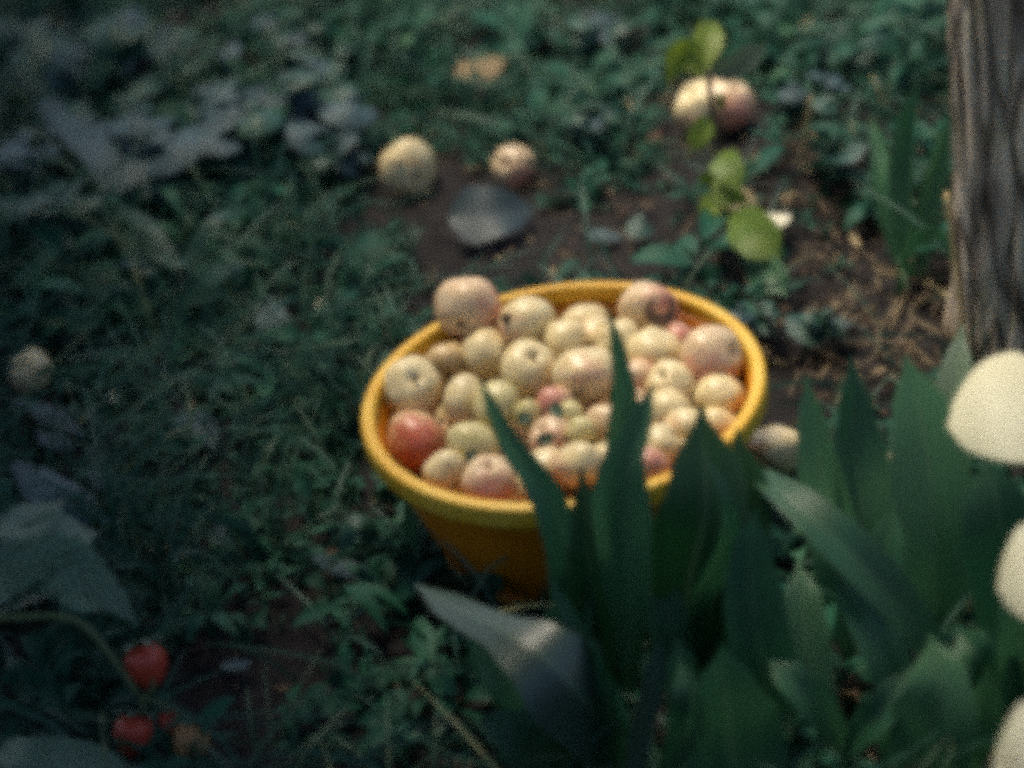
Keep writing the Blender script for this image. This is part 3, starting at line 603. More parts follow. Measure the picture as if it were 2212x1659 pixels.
plant("broad_leaf_plant", (1560, 1660), "low broad-leaved plant at the bottom edge with a pale pointed leaf rising from it", "plant", [
  ([(1600, 1760), (1580, 1600, .06), (1566, 1490, .11), (1560, 1390, .15)], [40, 118, 104, 62, 2], dict(fold=.3, twist=-.2)),
  ([(1500, 1690), (1500, 1560, .07), (1480, 1460, .11), (1462, 1378, .14)], [20, 46, 50, 34, 2], dict(fold=.4, twist=.2)),
  ([(1430, 1700, .02), (1480, 1600, .07), (1490, 1500, .11), (1470, 1420, .13)], [16, 40, 44, 32, 2], dict(fold=.45, twist=.4)),
  ([(1830, 1640, .01), (1790, 1560, .06), (1720, 1480, .10), (1660, 1425, .115)], [14, 34, 44, 36, 3], dict(fold=.3, twist=.1, up=Vector((.1, -.5, 1)).normalized())),
], BROAD, GP)
plant("broad_leaf_plant", (1880, 1690), "broad-leaved plant in the lower right corner with crossing dark leaves", "plant", [
  ([(1825, 1640, .02), (1860, 1585, .06), (1915, 1525, .09), (1965, 1440, .11)], [14, 36, 46, 36, 2], dict(fold=.3, twist=0, up=Vector((.1, -.5, 1)).normalized())),
  ([(2000, 1740), (2010, 1620, .06), (2030, 1490, .11), (2010, 1370, .14)], [24, 86, 98, 66, 2], dict(fold=.25, twist=.2, curl=.2)),
  ([(2060, 1700), (2080, 1610, .05), (2110, 1540, .08), (2130, 1450, .12)], [20, 58, 66, 46, 2], dict(fold=.3, twist=-.2)),
  ([(1640, 1720), (1650, 1640, .03), (1680, 1580, .05), (1720, 1540, .06)], [20, 50, 50, 30, 2], dict(fold=.3, twist=.2)),
  ([(1960, 1710), (1960, 1640, .03), (1950, 1560, .07), (1905, 1480, .10)], [20, 56, 60, 36, 2], dict(fold=.35, twist=.3)),
], BROAD, GP)

# ------------------------------------------------------------------ pale flowers at the right edge
def flower(c, r, face, label, ang0, petals=6, ratio=.55):
    g = Vector((c.x + .05, c.y - .02, 0)); g.z = ground(g.x, g.y)
    root = empty("white_flower", g, label=label, cat="flower", group="cream flowers at the right edge")
    zx = face.normalized(); xx = zx.orthogonal().normalized(); yy = zx.cross(xx)
    # orient the first petal along ang0 in the picture sense
    pr = (R_ * math.cos(ang0) + U_ * math.sin(ang0)); pr = (pr - zx * pr.dot(zx)).normalized(); qr = zx.cross(pr)
    prof = [max(.02, math.sin(math.pi * (.06 + .94 * i / 15) ** .9) ** .55) * (.45 + .55 * min(1, i / 6)) for i in range(16)]
    for k in range(petals):
        a = 2 * math.pi * k / petals; d = pr * math.cos(a) + qr * math.sin(a)
        up = zx
        pts = [c + d * .008, c + d * r * .35 + up * .012, c + d * r * .7 + up * .014, c + d * r]
        bm = blade(bmesh.new(), pts, [r * ratio * x for x in prof], fold=.03, up=up, n=34, m=12, curl=.14)
        link("petal", bm, PETAL, root)
    bm = bmesh.new(); bmesh.ops.create_uvsphere(bm, u_segments=16, v_segments=10, radius=.012)
    for v in bm.verts: v.co = c + v.co + zx * .004
    link("flower_centre", bm, LIME, root)
    link("stalk", tube(bmesh.new(), [g, g.lerp(c, .5) + Vector((.02, 0, .02)), c - zx * .006], .004, .003, 12, 7), STEM, root)
flower(P(2352, 864, .27), .112, Vector((-.1, -.2, .95)), "large cream flower, its rounded petal reaching in at the right edge over the wide leaf", R(184), 3, .54)
flower(P(2345, 1240, .24), .066, Vector((-.1, -.2, .95)), "cream flower low at the right edge, only the side of a petal showing", R(183), 3, .80)
flower(P(2345, 1640, .20), .066, Vector((-.1, -.2, .95)), "cream flower in the lower right corner, cut by the frame", R(178), 3, .80)

# ------------------------------------------------------------------ yellow-green sapling
plant("sapling", (1556, 590), "thin dark-stemmed sapling with yellow-green leaves beyond the basin", "sapling", [
  ([(1538, 255, .12), (1512, 285, .115), (1492, 330, .10)], [4, 26, 24, 2], dict(fold=.3, twist=.2)),
  ([(1550, 330, .09), (1572, 362, .09), (1598, 412, .075)], [5, 36, 32, 3], dict(fold=.2)),
  ([(1553, 380, .07), (1560, 410, .065), (1570, 450, .06)], [4, 20, 18, 2], dict(fold=.2)),
  ([(1572, 462, .05), (1630, 505, .055), (1684, 566, .04)], [8, 50, 50, 4], dict(fold=.15)),
  ([(1555, 420, .05), (1535, 450, .055), (1530, 490, .04)], [4, 26, 24, 2], dict(fold=.2)),
  ([(1558, 440, .05), (1590, 425, .06), (1615, 440, .05)], [4, 18, 16, 2], dict(fold=.2)),
  ([(1552, 400, .06), (1530, 385, .07), (1512, 400, .06)], [4, 16, 14, 2], dict(fold=.2)),
  ([(1530, 170, .155), (1478, 112, .175), (1440, 180, .15)], [6, 34, 32, 3], dict(fold=.3, twist=.3)),
  ([(1532, 165, .16), (1590, 140, .17), (1658, 92, .18)], [6, 26, 28, 3], dict(fold=.3, twist=-.2, mat=PALELEAF)),
  ([(1545, 215, .135), (1556, 215, .13), (1560, 245, .12)], [3, 13, 10, 1], dict(fold=.3)),
  ([(1528, 150, .165), (1530, 80, .185), (1545, 45, .19)], [5, 34, 30, 3], dict(fold=.25)),
  ([(1600, 560, .02), (1660, 590, .03), (1700, 640, .02)], [6, 40, 36, 3], dict(fold=.2, mat=BROAD)),
], LIME)
_s = [o for o in COL.objects if o.name.startswith("sapling")][0]
link("stem", tube(bmesh.new(), [G(1556, 590), P(1552, 420, .05), P(1545, 290, .105), P(1528, 150, .165)], .0046, .003, 14, 6), DARKSTEM, _s)

# iris leaves by the trunk
plant("iris", (1978, 610), "upright sword-leaved plant with one bent-over blade beside the tree trunk", "plant", [
  ([(1975, 600), (1962, 440, .06), (1968, 300, .12), (1985, 170, .18)], [14, 30, 32, 26, 2], dict(fold=.8, twist=.3)),
  ([(1985, 600), (1992, 440, .06), (2022, 340, .10), (2048, 245, .14)], [12, 26, 28, 20, 2], dict(fold=.8, twist=-.3)),
  ([(1935, 640), (1952, 540, .05), (1995, 492, .075), (2045, 512, .06), (2058, 560, .03)], [10, 20, 26, 24, 12, 2], dict(fold=.5, twist=-.6)),
  ([(1950, 600), (1905, 420, .07), (1900, 320, .10), (1880, 250, .12)], [10, 16, 18, 14, 1], dict(fold=.6)),
  ([(1740, 365, .02), (1810, 345, .045), (1880, 310, .06)], [10, 36, 34, 4], dict(fold=.3, mat=WEED)),
], BROAD)

# ------------------------------------------------------------------ weeds on the left
WG = "broad-leaved weeds on the left"
plant("weed_plant", (90, 180), "weed with large soft grey-green leaves in the upper left corner", "plant", [
  ([(150, 200, .02), (110, 130, .06), (60, 50, .08)], [8, 60, 56, 3], {}), ([(150, 200, .02), (200, 110, .07), (230, 40, .09)], [8, 56, 50, 3], {}),
  ([(150, 210, .02), (90, 160, .05), (20, 110, .05)], [8, 40, 44, 3], {}), ([(170, 210, .02), (260, 110, .06), (330, 40, .08)], [8, 30, 40, 3], {}),
  ([(170, 220, .02), (130, 150, .06), (180, 100, .08)], [8, 50, 46, 3], dict(mat=GREY)),
], WEED, WG)
plant("weed_plant", (60, 230), "weed whose long dull grey leaf slants down the left side", "plant", [
  ([(70, 190, .03), (200, 300, .06), (300, 370, .06), (375, 440, .04)], [18, 34, 42, 66, 40, 4], dict(mat=GREY, ripple=.12)),
  ([(140, 300, .03), (110, 310, .04), (75, 320, .03)], [8, 36, 34, 4], dict(mat=GREY)),
  ([(200, 390, .03), (290, 420, .04), (330, 450, .03)], [6, 24, 22, 2], {}),
], WEED, WG)
plant("weed_plant", (560, 250), "weed with a spread of wide bluish leaves left of the fallen cracked apple", "plant", [
  ([(560, 260, .02), (620, 200, .06), (660, 160, .07)], [8, 52, 50, 3], dict(mat=GREY)), ([(560, 260, .02), (500, 200, .06), (440, 190, .06)], [8, 40, 38, 3], {}),
  ([(580, 270, .02), (680, 280, .05), (800, 300, .04)], [8, 44, 46, 3], {}), ([(560, 270, .02), (560, 320, .04), (500, 380, .03)], [6, 30, 28, 3], {}),
  ([(570, 250, .02), (720, 200, .06), (760, 180, .06)], [6, 28, 26, 2], {}), ([(545, 260, .02), (450, 240, .05), (400, 225, .05)], [6, 30, 26, 2], {}),
], WEED, WG)
plant("weed_plant", (380, 120), "weed with small rounded leaves near the top left", "plant", [
  ([(380, 130, .02), (390, 90, .05), (385, 60, .06)], [6, 26, 26, 3], {}), ([(380, 130, .02), (410, 140, .04), (440, 150, .04)], [6, 26, 24, 3], {}),
  ([(470, 130, .02), (490, 105, .05), (520, 95, .05)], [6, 22, 24, 4], dict(mat=GREY)), ([(370, 140, .02), (330, 170, .04), (280, 220, .04)], [6, 24, 26, 3], {}),
], WEED, WG)
plant("weed_plant", (40, 1090), "weed with narrow bluish leaves at the left edge below the lone apple", "plant", [
  ([(30, 860, .02), (100, 890, .03), (185, 945, .02)], [6, 16, 20, 2], dict(mat=GREY)), ([(80, 930, .02), (120, 950, .03), (165, 968, .02)], [5, 20, 18, 2], dict(mat=GREY)),
  ([(30, 1000, .04), (110, 1060, .06), (235, 1130, .05)], [10, 34, 36, 3], dict(mat=GREY, ripple=.1)), ([(200, 1010, .02), (215, 1040, .03), (225, 1070, .02)], [6, 18, 16, 2], dict(mat=GREY)),
], WEED, WG)
plant("weed_plant", (420, 620), "weed with thin grey-green leaves in the grass left of the basin", "plant", [
  ([(400, 640, .02), (420, 540, .05), (470, 470, .07), (560, 440, .05)], [5, 12, 13, 2], {}), ([(400, 640, .02), (330, 520, .05), (240, 430, .05)], [5, 20, 24, 2], {}),
  ([(400, 640, .02), (470, 590, .05), (540, 560, .04)], [5, 18, 16, 2], {}), ([(380, 640, .02), (180, 640, .03), (30, 720, .02)], [4, 12, 12, 2], {}),
  ([(180, 560, .02), (200, 520, .05), (180, 470, .06)], [5, 22, 24, 2], {}),
], WEED, WG)
plant("weed_plant", (860, 1180), "weed with a narrow green blade rising against the near left side of the basin", "plant", [
  ([(880, 1240), (886, 1140, .05), (876, 1060, .085)], [8, 14, 13, 2], dict(mat=BROAD)), ([(820, 1240), (780, 1140, .05), (730, 1190, .03)], [6, 30, 28, 2], {}),
  ([(850, 1250), (760, 1230, .03), (660, 1200, .02)], [5, 16, 16, 2], dict(mat=GREY)),
], WEED, WG)

wr = random.Random(77)
for (px, py, n_, sz, mt, lab) in [
  (150, 40, 5, 98, "G", "largest soft blue-grey weed in the top left corner"),
  (420, 250, 5, 92, "G", "large soft blue-grey weed between the long slanting leaf and the cracked apple"),
  (640, 215, 5, 84, "G", "large bluish weed up and to the left of the cracked apple"),
  (60, 400, 4, 80, "G", "large bluish weed at the left edge under the slanting leaf"),
  (300, 90, 5, 62, "G", "weed of rounded bluish leaves between the top left corner weed and the small-leaved one"),
  (240, 250, 6, 54, "W", "weed with teal leaves above the long slanting grey leaf"),
  (470, 330, 6, 50, "G", "weed of blue-grey leaves below the wide-leaved one on the upper left"),
  (700, 120, 6, 44, "W", "weed of teal leaves in the upper middle left of the tan dry leaf"),
  (730, 330, 5, 46, "G", "weed of dull leaves just left of the cracked apple"),
  (120, 480, 6, 44, "W", "weed of teal leaves at the left edge under the long grey leaf"),
  (330, 560, 6, 36, "W", "weed of small teal leaves in the grass on the left"),
  (40, 330, 5, 50, "G", "weed of grey leaves cut by the left edge"),
  (620, 60, 5, 44, "G", "weed of pale grey leaves at the top edge left of centre"),
  (1280, 250, 6, 34, "W", "weed of green leaves between the tan dry leaf and the apple pair"),
  (1760, 190, 6, 40, "W", "weed of dark green leaves right of the apple pair"),
  (1840, 90, 6, 44, "W", "weed of dark green leaves at the top edge left of the trunk"),
  (1300, 60, 6, 40, "W", "weed of dark leaves at the top edge in the middle"),
  (1640, 680, 5, 34, "W", "weed of green leaves behind the right back rim of the basin"),
  (1790, 690, 5, 30, "W", "weed of teal leaves in the litter between basin and trunk")]:
    lv = []
    for k in range(n_):
        a = 2.4 * k + wr.uniform(-.4, .4); l_ = sz * wr.uniform(1.3, 2.1); w_ = sz * wr.uniform(.36, .6); z_ = wr.uniform(.025, .06) + (.035 if sz > 75 else 0); dx, dy = math.cos(a) * l_, math.sin(a) * l_ * .62
        lv.append(([(px + dx * .08, py + dy * .08, .015), (px + dx * .5, py + dy * .5, z_), (px + dx * .8, py + dy * .8, z_), (px + dx, py + dy, z_ * .6)], [4, w_ * .55, w_, w_ * .95, w_ * .6, 3], dict(mat=GREY if (mt == "G") ^ (wr.random() < .25) else WEED)))
    plant("weed_plant", (px, py), lab, "plant", lv, WEED, "broad-leaved weeds growing around the basin")

# ------------------------------------------------------------------ single leaves lying about
def flat_leaf(px, py, ex, ey, wpx, mat, label, name="fallen_leaf", cat="leaf", lift=.012, shape_=(.1, .8, 1, .85, .5, .03), up=None, group="leaves lying on the ground", ripple=.06, fold=.12, curl=.15):
    g0, g1 = G(px, py), G(ex, ey); a, b = P(px, py, g0.z + lift), P(ex, ey, g1.z + lift * .6); m = P((px + ex) / 2, (py + ey) / 2, (g0.z + g1.z) / 2 + lift * .95)
    sc = (m - CAM).length / FPX
    bm = blade(bmesh.new(), [a, m, b], [wpx * x * sc for x in shape_], fold=fold, curl=curl, n=16, m=8, up=up or Vector((rnd.gauss(0, .12), rnd.gauss(-.15, .12), 1)).normalized(), ripple=ripple, seed=rnd.uniform(0, 9))
    o = link(name, bm, mat); return tag(o, label, cat, group)
flat_leaf(968, 470, 1152, 452, 70, SLATE, "broad blue-grey oval leaf lying on bare soil beyond the basin", shape_=(.08, .66, .95, 1.05, 1, .93, .82, .66, .4, .03), up=Vector((.05, -.6, 1)).normalized(), lift=.03, ripple=.10, fold=.12, curl=0)
_b = [o for o in COL.objects if o.get("label", "").startswith("broad blue-grey oval")][0]
link("leaf_stalk", tube(bmesh.new(), [P(972, 468, .03), P(950, 480, .022), P(935, 500, .008)], .0022, .0016, 8, 6), DARKSTEM, _b)
flat_leaf(545, 625, 640, 765, 36, GREY, "narrow grey leaf lying in the grass left of the basin", lift=.02)
flat_leaf(392, 885, 470, 970, 44, GREY, "oval grey leaf lying on dark ground left of the basin", lift=.02)
flat_leaf(985, 162, 1092, 126, 46, DRY, "crumpled tan dry leaf lying near the top middle", lift=.045, ripple=.2)
flat_leaf(1640, 480, 1706, 462, 34, PALEBIT, "pale cream leaf scrap right of the sapling", lift=.03, cat="leaf scrap")
flat_leaf(1262, 505, 1350, 512, 20, GREY, "small narrow leaf lying on the bare soil behind the back rim")
flat_leaf(1355, 480, 1415, 495, 40, WEED, "round pale green leaf on the soil beyond the rim", lift=.02)
flat_leaf(1700, 720, 1790, 690, 60, WEED, "teal leaf lying right beside the basin's right rim", lift=.03)
flat_leaf(1560, 420, 1640, 440, 32, DRY, "tan curled leaf at the sapling's foot", lift=.014, ripple=.2)
flat_leaf(1400, 290, 1425, 310, 30, DRYBROWN, "rusty brown leaf in the weeds left of the apple pair")
flat_leaf(1350, 215, 1362, 245, 18, DRY, "thin orange-tan leaf standing in the weeds", lift=.02)
flat_leaf(1120, 60, 1165, 48, 22, PALEBIT, "pale leaf scrap near the top edge", cat="leaf scrap")
flat_leaf(1255, 35, 1335, 45, 34, GREY, "whitish grey leaf at the top edge", lift=.03)
flat_leaf(1730, 65, 1800, 35, 30, DRY, "twisted tan leaf at the top edge left of the trunk", lift=.02, ripple=.25)
flat_leaf(683, 650, 708, 662, 12, PALEBIT, "tiny pale petal in the grass left of the perched apple", cat="petal", group="pale petals on the ground")
flat_leaf(230, 852, 258, 862, 13, PALEBIT, "tiny pale petal on dark ground at the left", cat="petal", group="pale petals on the ground")
flat_leaf(600, 966, 632, 962, 11, PALEBIT, "tiny pale petal on dark ground beside the basin's left", cat="petal", group="pale petals on the ground")
flat_leaf(402, 872, 428, 885, 11, DRY, "tiny tan petal touching the oval grey leaf", cat="petal", group="pale petals on the ground")
flat_leaf(475, 1440, 545, 1428, 22, GREY, "curled pale leaf on the black soil at the bottom", lift=.02)
flat_leaf(450, 1140, 510, 1180, 24, GREY, "bluish leaf scrap on dark soil left of the basin", lift=.02, cat="leaf scrap")
flat_leaf(700, 1200, 760, 1180, 14, DRYBROWN, "brown leaf scrap on dark soil below left of the basin", cat="leaf scrap")
flat_leaf(760, 1480, 830, 1500, 32, WEED, "olive leaf on black soil at the bottom", lift=.02)
flat_leaf(1090, 1605, 1130, 1595, 16, DRYBROWN, "rusty leaf scrap at the bottom edge", cat="leaf scrap")
flat_leaf(505, 270, 530, 290, 22, DRYBROWN, "dark red-brown dead leaf among the bluish weed leaves")
flat_leaf(5, 590, 40, 575, 14, DRY, "orange-tan dead leaf at the left edge")
flat_leaf(330, 640, 370, 660, 14, DRY, "tan dead leaf scrap in the grass on the left", cat="leaf scrap")

# straws and twigs
def stick(path, r, mat, label, name="straw", cat="straw", group="dry straws by the trunk"):
    o = link(name, tube(bmesh.new(), [P(*q) if len(q) == 3 else G(*q) for q in path], r, r * .7, 10, 6), mat); return tag(o, label, cat, group)
stick([(1733, 345, .01), (1742, 280, .05), (1752, 210, .09)], .003, STRAW, "dry straw standing upright between the apple pair and the trunk")
stick([(1912, 232, .02), (1895, 190, .04), (1885, 165, .05)], .002, STRAW, "short dry straw left of the sword-leaved plant")
stick([(2086, 775, .008), (2064, 560, .095), (2044, 415, .155)], .003, STRAW, "long dry straw leaning against the foot of the trunk")
stick([(2000, 612, .015), (2090, 665, .022), (2200, 745, .015)], .0026, STRAW, "dry bent straw lying across the trunk's foot")
for i, (a, b) in enumerate([((1760, 720), (1990, 570)), ((1820, 760), (2080, 745)), ((1700, 800), (1900, 690)), ((1900, 790), (2010, 640)), ((1980, 700), (2140, 790)), ((1790, 800), (1850, 650)), ((1930, 660), (1860, 840))]):
    m = ((a[0] + b[0]) / 2 + 12, (a[1] + b[1]) / 2 + 10)
    p = [G(*a), G(*m), G(*b)]
    for k, q in enumerate(p): q.z += .008 + .006 * k
    o = link("twig", tube(bmesh.new(), [q + Vector((rnd.gauss(0, .004), rnd.gauss(0, .004), 0)) for q in catmull(p, 7)], .0021, .0011, 20, 6), TWIG)
    tag(o, ["longest twig lying from the basin towards the sword-leaved plant", "twig lying level in the litter below the trunk", "twig lying close to the right rim of the basin", "steep twig in the litter under the bent-over blade", "twig sloping down to the right at the trunk's foot", "short steep twig nearest the basin's right side", "twig crossing the others in the litter right of the basin"][i], "twig", "twigs in the litter right of the basin")

# ------------------------------------------------------------------ strawberry plant, lower left
def strawberry(c, r, axis, mat, parent, nm="strawberry"):
    prof = []
    for i in range(15):
        t = math.pi * i / 14; prof.append((max(1e-3, math.sin(t) * (1 + .28 * math.cos(t))), math.cos(t) * 1.18))
    bm = lathe(prof, 28); bmesh.ops.remove_doubles(bm, verts=bm.verts, dist=2e-3)
    for v in bm.verts:
        v.co *= 1 + .035 * noise.cell(v.co * 5) + .05 * noise.noise(v.co * 2 + c * 30)
    o = link(nm, bm, mat); o.parent = parent
    q = axis.normalized().to_track_quat('Z', 'Y').to_matrix().to_4x4()
    mw = Matrix.Translation(c) @ q @ Matrix.Scale(r, 4)
    o.matrix_parent_inverse = parent.matrix_basis.inverted(); o.matrix_basis = mw
    bm = bmesh.new()
    for k in range(7):
        a = 2 * math.pi * k / 7; d = Vector((math.cos(a), math.sin(a), 0))
        blade(bm, [d * .1 + Vector((0, 0, 1.16)), d * .75 + Vector((0, 0, 1.25)), d * 1.4 + Vector((0, 0, 1.02))], [.14, .34, .28, .02], n=6, m=2, up=Vector((0, 0, 1)))
    cx = link("calyx", bm, STRAWLEAF, o, loc=(0, 0, 0))
    return o
sb = G(-60, 1420)
srt = empty("strawberry_plant", sb, label="strawberry plant with large pale green leaves and hanging red berries at the lower left", cat="strawberry plant")
for path, ws, kw in [
    ([(-80, 1330, .12), (20, 1240, .15), (120, 1160, .15), (215, 1150, .13)], [10, 60, 84, 70, 4], dict(ripple=.12, twist=.3)),
    ([(-60, 1330, .12), (80, 1230, .15), (180, 1240, .14), (300, 1350, .11)], [10, 46, 70, 62, 34, 4], dict(ripple=.12, twist=-.1)),
    ([(-60, 1340, .12), (40, 1180, .16), (60, 1130, .15), (140, 1080, .13)], [10, 40, 56, 44, 4], dict(ripple=.12)),
    ([(-40, 1330, .11), (110, 1275, .135), (190, 1300, .125), (255, 1290, .11)], [10, 26, 34, 26, 3], dict(ripple=.12, twist=.2)),
    ([(-60, 1640, .05), (60, 1630, .08), (180, 1640, .07), (290, 1660, .05)], [10, 40, 46, 36, 4], dict(ripple=.1)),
    ([(20, 1420, .03), (50, 1460, .04), (60, 1530, .03)], [8, 24, 22, 3], dict())]:
    pts = [P(*q) for q in path]; scl = (pts[1] - CAM).length / FPX
    link("leaf", blade(bmesh.new(), pts, [x * scl * 1.15 for x in ws], fold=.12, up=Vector((.1, -.45, 1)).normalized(), serr=.22, n=54, m=8, seed=rnd.uniform(0, 9), **kw), STRAWLEAF, srt)
link("stalk", tube(bmesh.new(), [P(-60, 1345, .10), P(60, 1332, .13), P(170, 1345, .12), P(250, 1430, .09), P(300, 1505, .065)], .0036, .0026, 20, 7), STEM, srt)
link("stalk", tube(bmesh.new(), [P(300, 1505, .065), P(330, 1490, .068), P(325, 1400, .085), P(318, 1395, .085)], .002, .0016, 8, 6), STEM, srt)
link("stalk", tube(bmesh.new(), [P(298, 1500, .065), P(310, 1530, .06), P(290, 1545, .055)], .002, .0016, 8, 6), STEM, srt)
link("stalk", tube(bmesh.new(), [P(300, 1503, .065), P(370, 1530, .06), P(402, 1560, .05)], .002, .0016, 8, 6), STEM, srt)
PX = 2.72 / FPX
strawberry(P(318, 1440, .075), 46 * PX, (U_ * 1 - R_ * .3), BERRY, srt)
strawberry(P(290, 1592, .040), 46 * PX, (U_ + R_ * .1), BERRY, srt)
strawberry(P(362, 1562, .045), 22 * PX, (U_), BERRY, srt)["label"] = "smallest dark red berry"
strawberry(P(412, 1605, .035), 42 * PX, (U_ + R_ * .2), BERRYPALE, srt)["label"] = "unripe orange-pale berry"

# ------------------------------------------------------------------ ground cover (uncountable)
SMALL = leafmat("small_weed_leaf", [(0, (.005, .038, .020)), (.45, (.010, .072, .042)), (.8, (.022, .110, .068)), (1, (.06, .16, .06))], rough=.6, spec=.22, veins=None, island=True, patch=.55, nscale=7)
GRASS = leafmat("grass_blade", [(0, (.008, .05, .030)), (.6, (.022, .095, .062)), (.90, (.06, .11, .05)), (1, (.30, .26, .11))], rough=.5, spec=.4, veins=None, island=True)
CLEAR = [(880, 420, 80, 75), (1107, 410, 60, 60), (1065, 500, 130, 110), (1545, 290, 130, 110), (1040, 165, 70, 50), (66, 850, 60, 60), (1670, 490, 60, 45), (1690, 1010, 90, 90),
         (600, 720, 50, 60), (435, 945, 60, 60), (1505, 160, 40, 40), (250, 350, 90, 60), (1310, 525, 70, 40), (480, 1530, 150, 130), (1390, 500, 50, 40)]
def dens(x, y, p):
    """plant density at a ground point: bare soil behind the basin and in patches, dense on the left and top."""
    n = noise.noise(Vector((x * 3.1, y * 3.1, 7))) * .5 + noise.noise(Vector((x * 7, y * 7, 2))) * .3
    px, py = p
    d = .80 + 1.15 * n
    def blob(cx, cy, rx, ry, k):
        q = ((px - cx) / rx) ** 2 + ((py - cy) / ry) ** 2
        return k * math.exp(-q)
    d -= blob(1200, 560, 270, 75, 1.5); d -= blob(1850, 560, 240, 100, .3); d -= blob(1950, 730, 240, 140, 1.15); d -= blob(1680, 880, 120, 160, 1)
    d -= blob(700, 1480, 420, 260, .45); d -= blob(1800, 420, 160, 60, .3)
    for cx, cy, rx, ry in CLEAR:
        if ((px - cx) / rx) ** 2 + ((py - cy) / ry) ** 2 < 1: return -1
    d += blob(250, 450, 500, 500, .2); d += blob(1250, 200, 500, 200, .15)
    return d
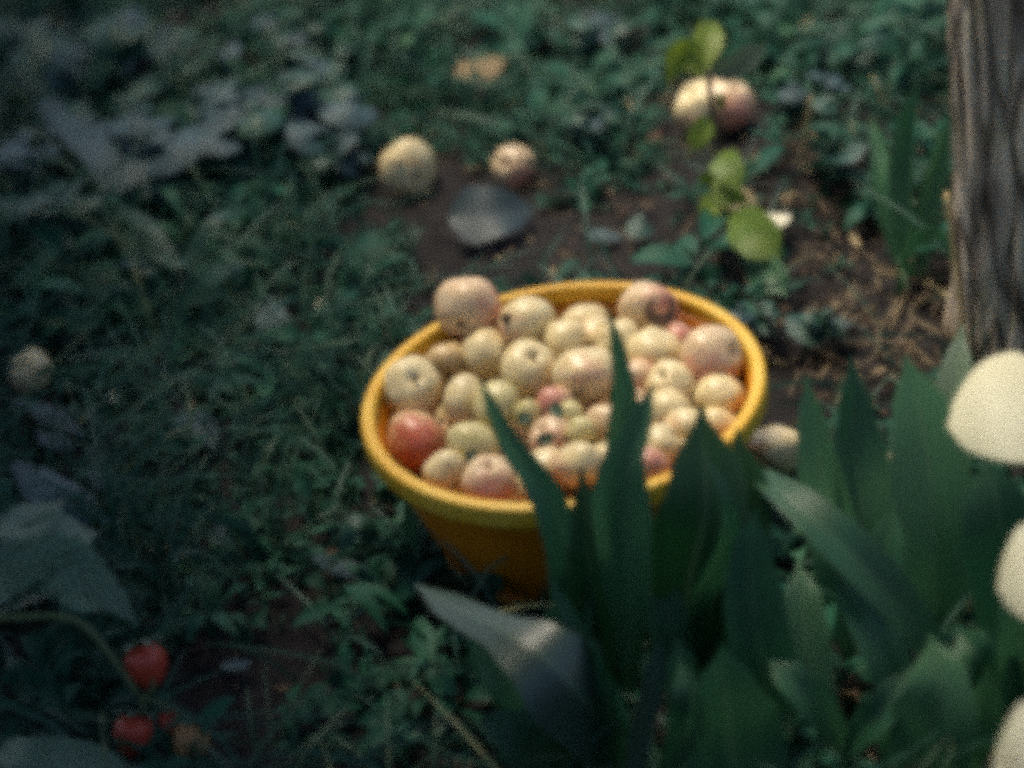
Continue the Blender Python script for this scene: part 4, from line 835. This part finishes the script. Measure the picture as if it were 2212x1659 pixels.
def cover():
    lr = random.Random(21); bm = bmesh.new(); bg_ = bmesh.new(); bl = bmesh.new(); n1 = n2 = n3 = 0
    UP = Vector((0, 0, 1))
    while n1 < 13000:
        x, y = lr.uniform(-1.35, 1.35), lr.uniform(-.6, 1.9)
        if x * x + y * y < .014: continue
        g = Vector((x, y, ground(x, y))); d = dens(x, y, to_px(g))
        if lr.random() > d: continue
        n1 += 1; big = lr.random() + .45 * noise.noise(Vector((x * 4, y * 4, 31))); k = int(lr.choice([3, 4, 5, 6, 8]))
        L0 = lr.uniform(.0045, .010) if big < .66 else (lr.uniform(.010, .019) if big < .92 else lr.uniform(.019, .034))
        asp = lr.uniform(.22, .55); rise = lr.uniform(.1, 1.2); a0 = lr.uniform(0, 6.28); lean = Vector((lr.gauss(0, .3), lr.gauss(0, .3), 0))
        hh = L0 * lr.uniform(.2, 1.8)
        for q in range(k):
            a = a0 + q * 2.4 + lr.uniform(-.4, .4); l_ = L0 * lr.uniform(.6, 1.15); h = hh * lr.uniform(.4, 1.1)
            dr = (Vector((math.cos(a), math.sin(a), rise * lr.uniform(.2, 1))) + lean).normalized()
            c = g + UP * h + Vector((math.cos(a), math.sin(a), 0)) * l_ * .35
            up = (Vector((lr.gauss(0, .35), lr.gauss(0, .35), 1)) - dr * .3).normalized()
            blade(bm, [c, c + dr * l_, c + dr * l_ * 1.9 - UP * l_ * lr.uniform(.1, .7)], [l_ * .08, l_ * asp, l_ * asp * .9, l_ * .03], n=6, m=2, up=up, fold=.3)
            blade(bm, [g, g.lerp(c, .6) + UP * h * .2, c], [.0009, .0008, .0007], n=4, m=1)
    while n2 < 12000:
        x, y = lr.uniform(-1.35, 1.35), lr.uniform(-.75, 1.85)
        if x * x + y * y < .014: continue
        g = Vector((x, y, ground(x, y))); p = to_px(g); d = dens(x, y, p) * (1.25 if p[0] < 900 else .75)
        if noise.noise(Vector((x * 5, y * 5, 9))) < -.12 and lr.random() < .7: continue
        if lr.random() > d: continue
        n2 += 1; a = lr.uniform(0, 6.28); ln = lr.uniform(.03, .10) if lr.random() < .85 else lr.uniform(.10, .19); le = lr.uniform(.3, 1.3)
        dr = Vector((math.cos(a) * le, math.sin(a) * le, 1)).normalized(); dro = Vector((math.cos(a), math.sin(a), -.25)) * ln * .45
        w_ = lr.uniform(.0008, .0022)
        blade(bg_, [g, g + dr * ln * .5, g + dr * ln * .75 + dro * .6, g + dr * ln * .85 + dro * 1.1], [w_, w_, w_ * .8, .0002], n=6, m=2, fold=.4, up=Vector((lr.gauss(0, .5), lr.gauss(-.6, .4), .7)).normalized())
    for _ in range(110):
        tx, ty = lr.uniform(-1.0, .95), lr.uniform(-.6, 1.3)
        if tx * tx + ty * ty < .05 or dens(tx, ty, to_px(Vector((tx, ty, 0)))) < .35: continue
        L1 = lr.uniform(.05, .15)
        for q in range(lr.randint(9, 26)):
            x, y = tx + lr.gauss(0, .012), ty + lr.gauss(0, .012); g = Vector((x, y, ground(x, y))); a = lr.uniform(0, 6.28); ln = L1 * lr.uniform(.5, 1.1)
            o_ = Vector((math.cos(a), math.sin(a), 0)) * lr.uniform(.2, .9); w_ = lr.uniform(.0009, .0021)
            blade(bg_, [g, g + (o_ * .3 + UP * .75) * ln * .6, g + (o_ * .8 + UP * .8) * ln, g + (o_ * 1.3 + UP * .6) * ln], [w_, w_, w_ * .8, .0002], n=7, m=2, fold=.4, up=Vector((lr.gauss(0, .5), lr.gauss(-.6, .4), .7)).normalized())
    while n3 < 3800:
        x, y = lr.uniform(-1.0, 1.0), lr.uniform(-.75, 1.25)
        if x * x + y * y < .016: continue
        g = Vector((x, y, ground(x, y))); p = to_px(g)
        k = (.35 if p[0] > 900 else .12) + (.65 if 1650 < p[0] < 2200 and 380 < p[1] < 900 else 0)
        if lr.random() > k: continue
        n3 += 1; sz = lr.uniform(.003, .010) * (1.3 if p[0] > 1650 else 1); a = lr.uniform(0, 6.28); dr = Vector((math.cos(a), math.sin(a), lr.uniform(-.1, .3)))
        c = g + UP * lr.uniform(.002, .012)
        if lr.random() < .5: blade(bl, [c, c + dr * sz, c + dr * sz * 2 + UP * sz * lr.uniform(-.3, .9)], [sz * .1, sz * lr.uniform(.2, .5), sz * .4, sz * .05], n=5, m=2, fold=lr.uniform(.2, 1.1), up=Vector((lr.gauss(0, .5), lr.gauss(0, .5), 1)).normalized())
        else: blade(bl, [c, c + dr * sz * 3 + Vector((lr.gauss(0, .004), lr.gauss(0, .004), .002)), c + dr * sz * 6 + UP * .006], [.0007, .0010, .0006], n=4, m=2, fold=.5)
    tag(link("ground_cover_weeds", bm, SMALL), "low carpet of small dark green weed leaves over the soil", "weeds", kind="stuff")
    tag(link("grass", bg_, GRASS), "thin grass blades scattered through the weeds", "grass", kind="stuff")
    tag(link("leaf_litter", bl, LITTER), "brown and straw-coloured leaf litter on the soil", "leaf litter", kind="stuff")
LITTER = leafmat("litter", [(0, (.03, .018, .012)), (.6, (.10, .065, .035)), (1, (.42, .33, .18))], rough=.8, veins=None, island=True, transl=.1)
cover()
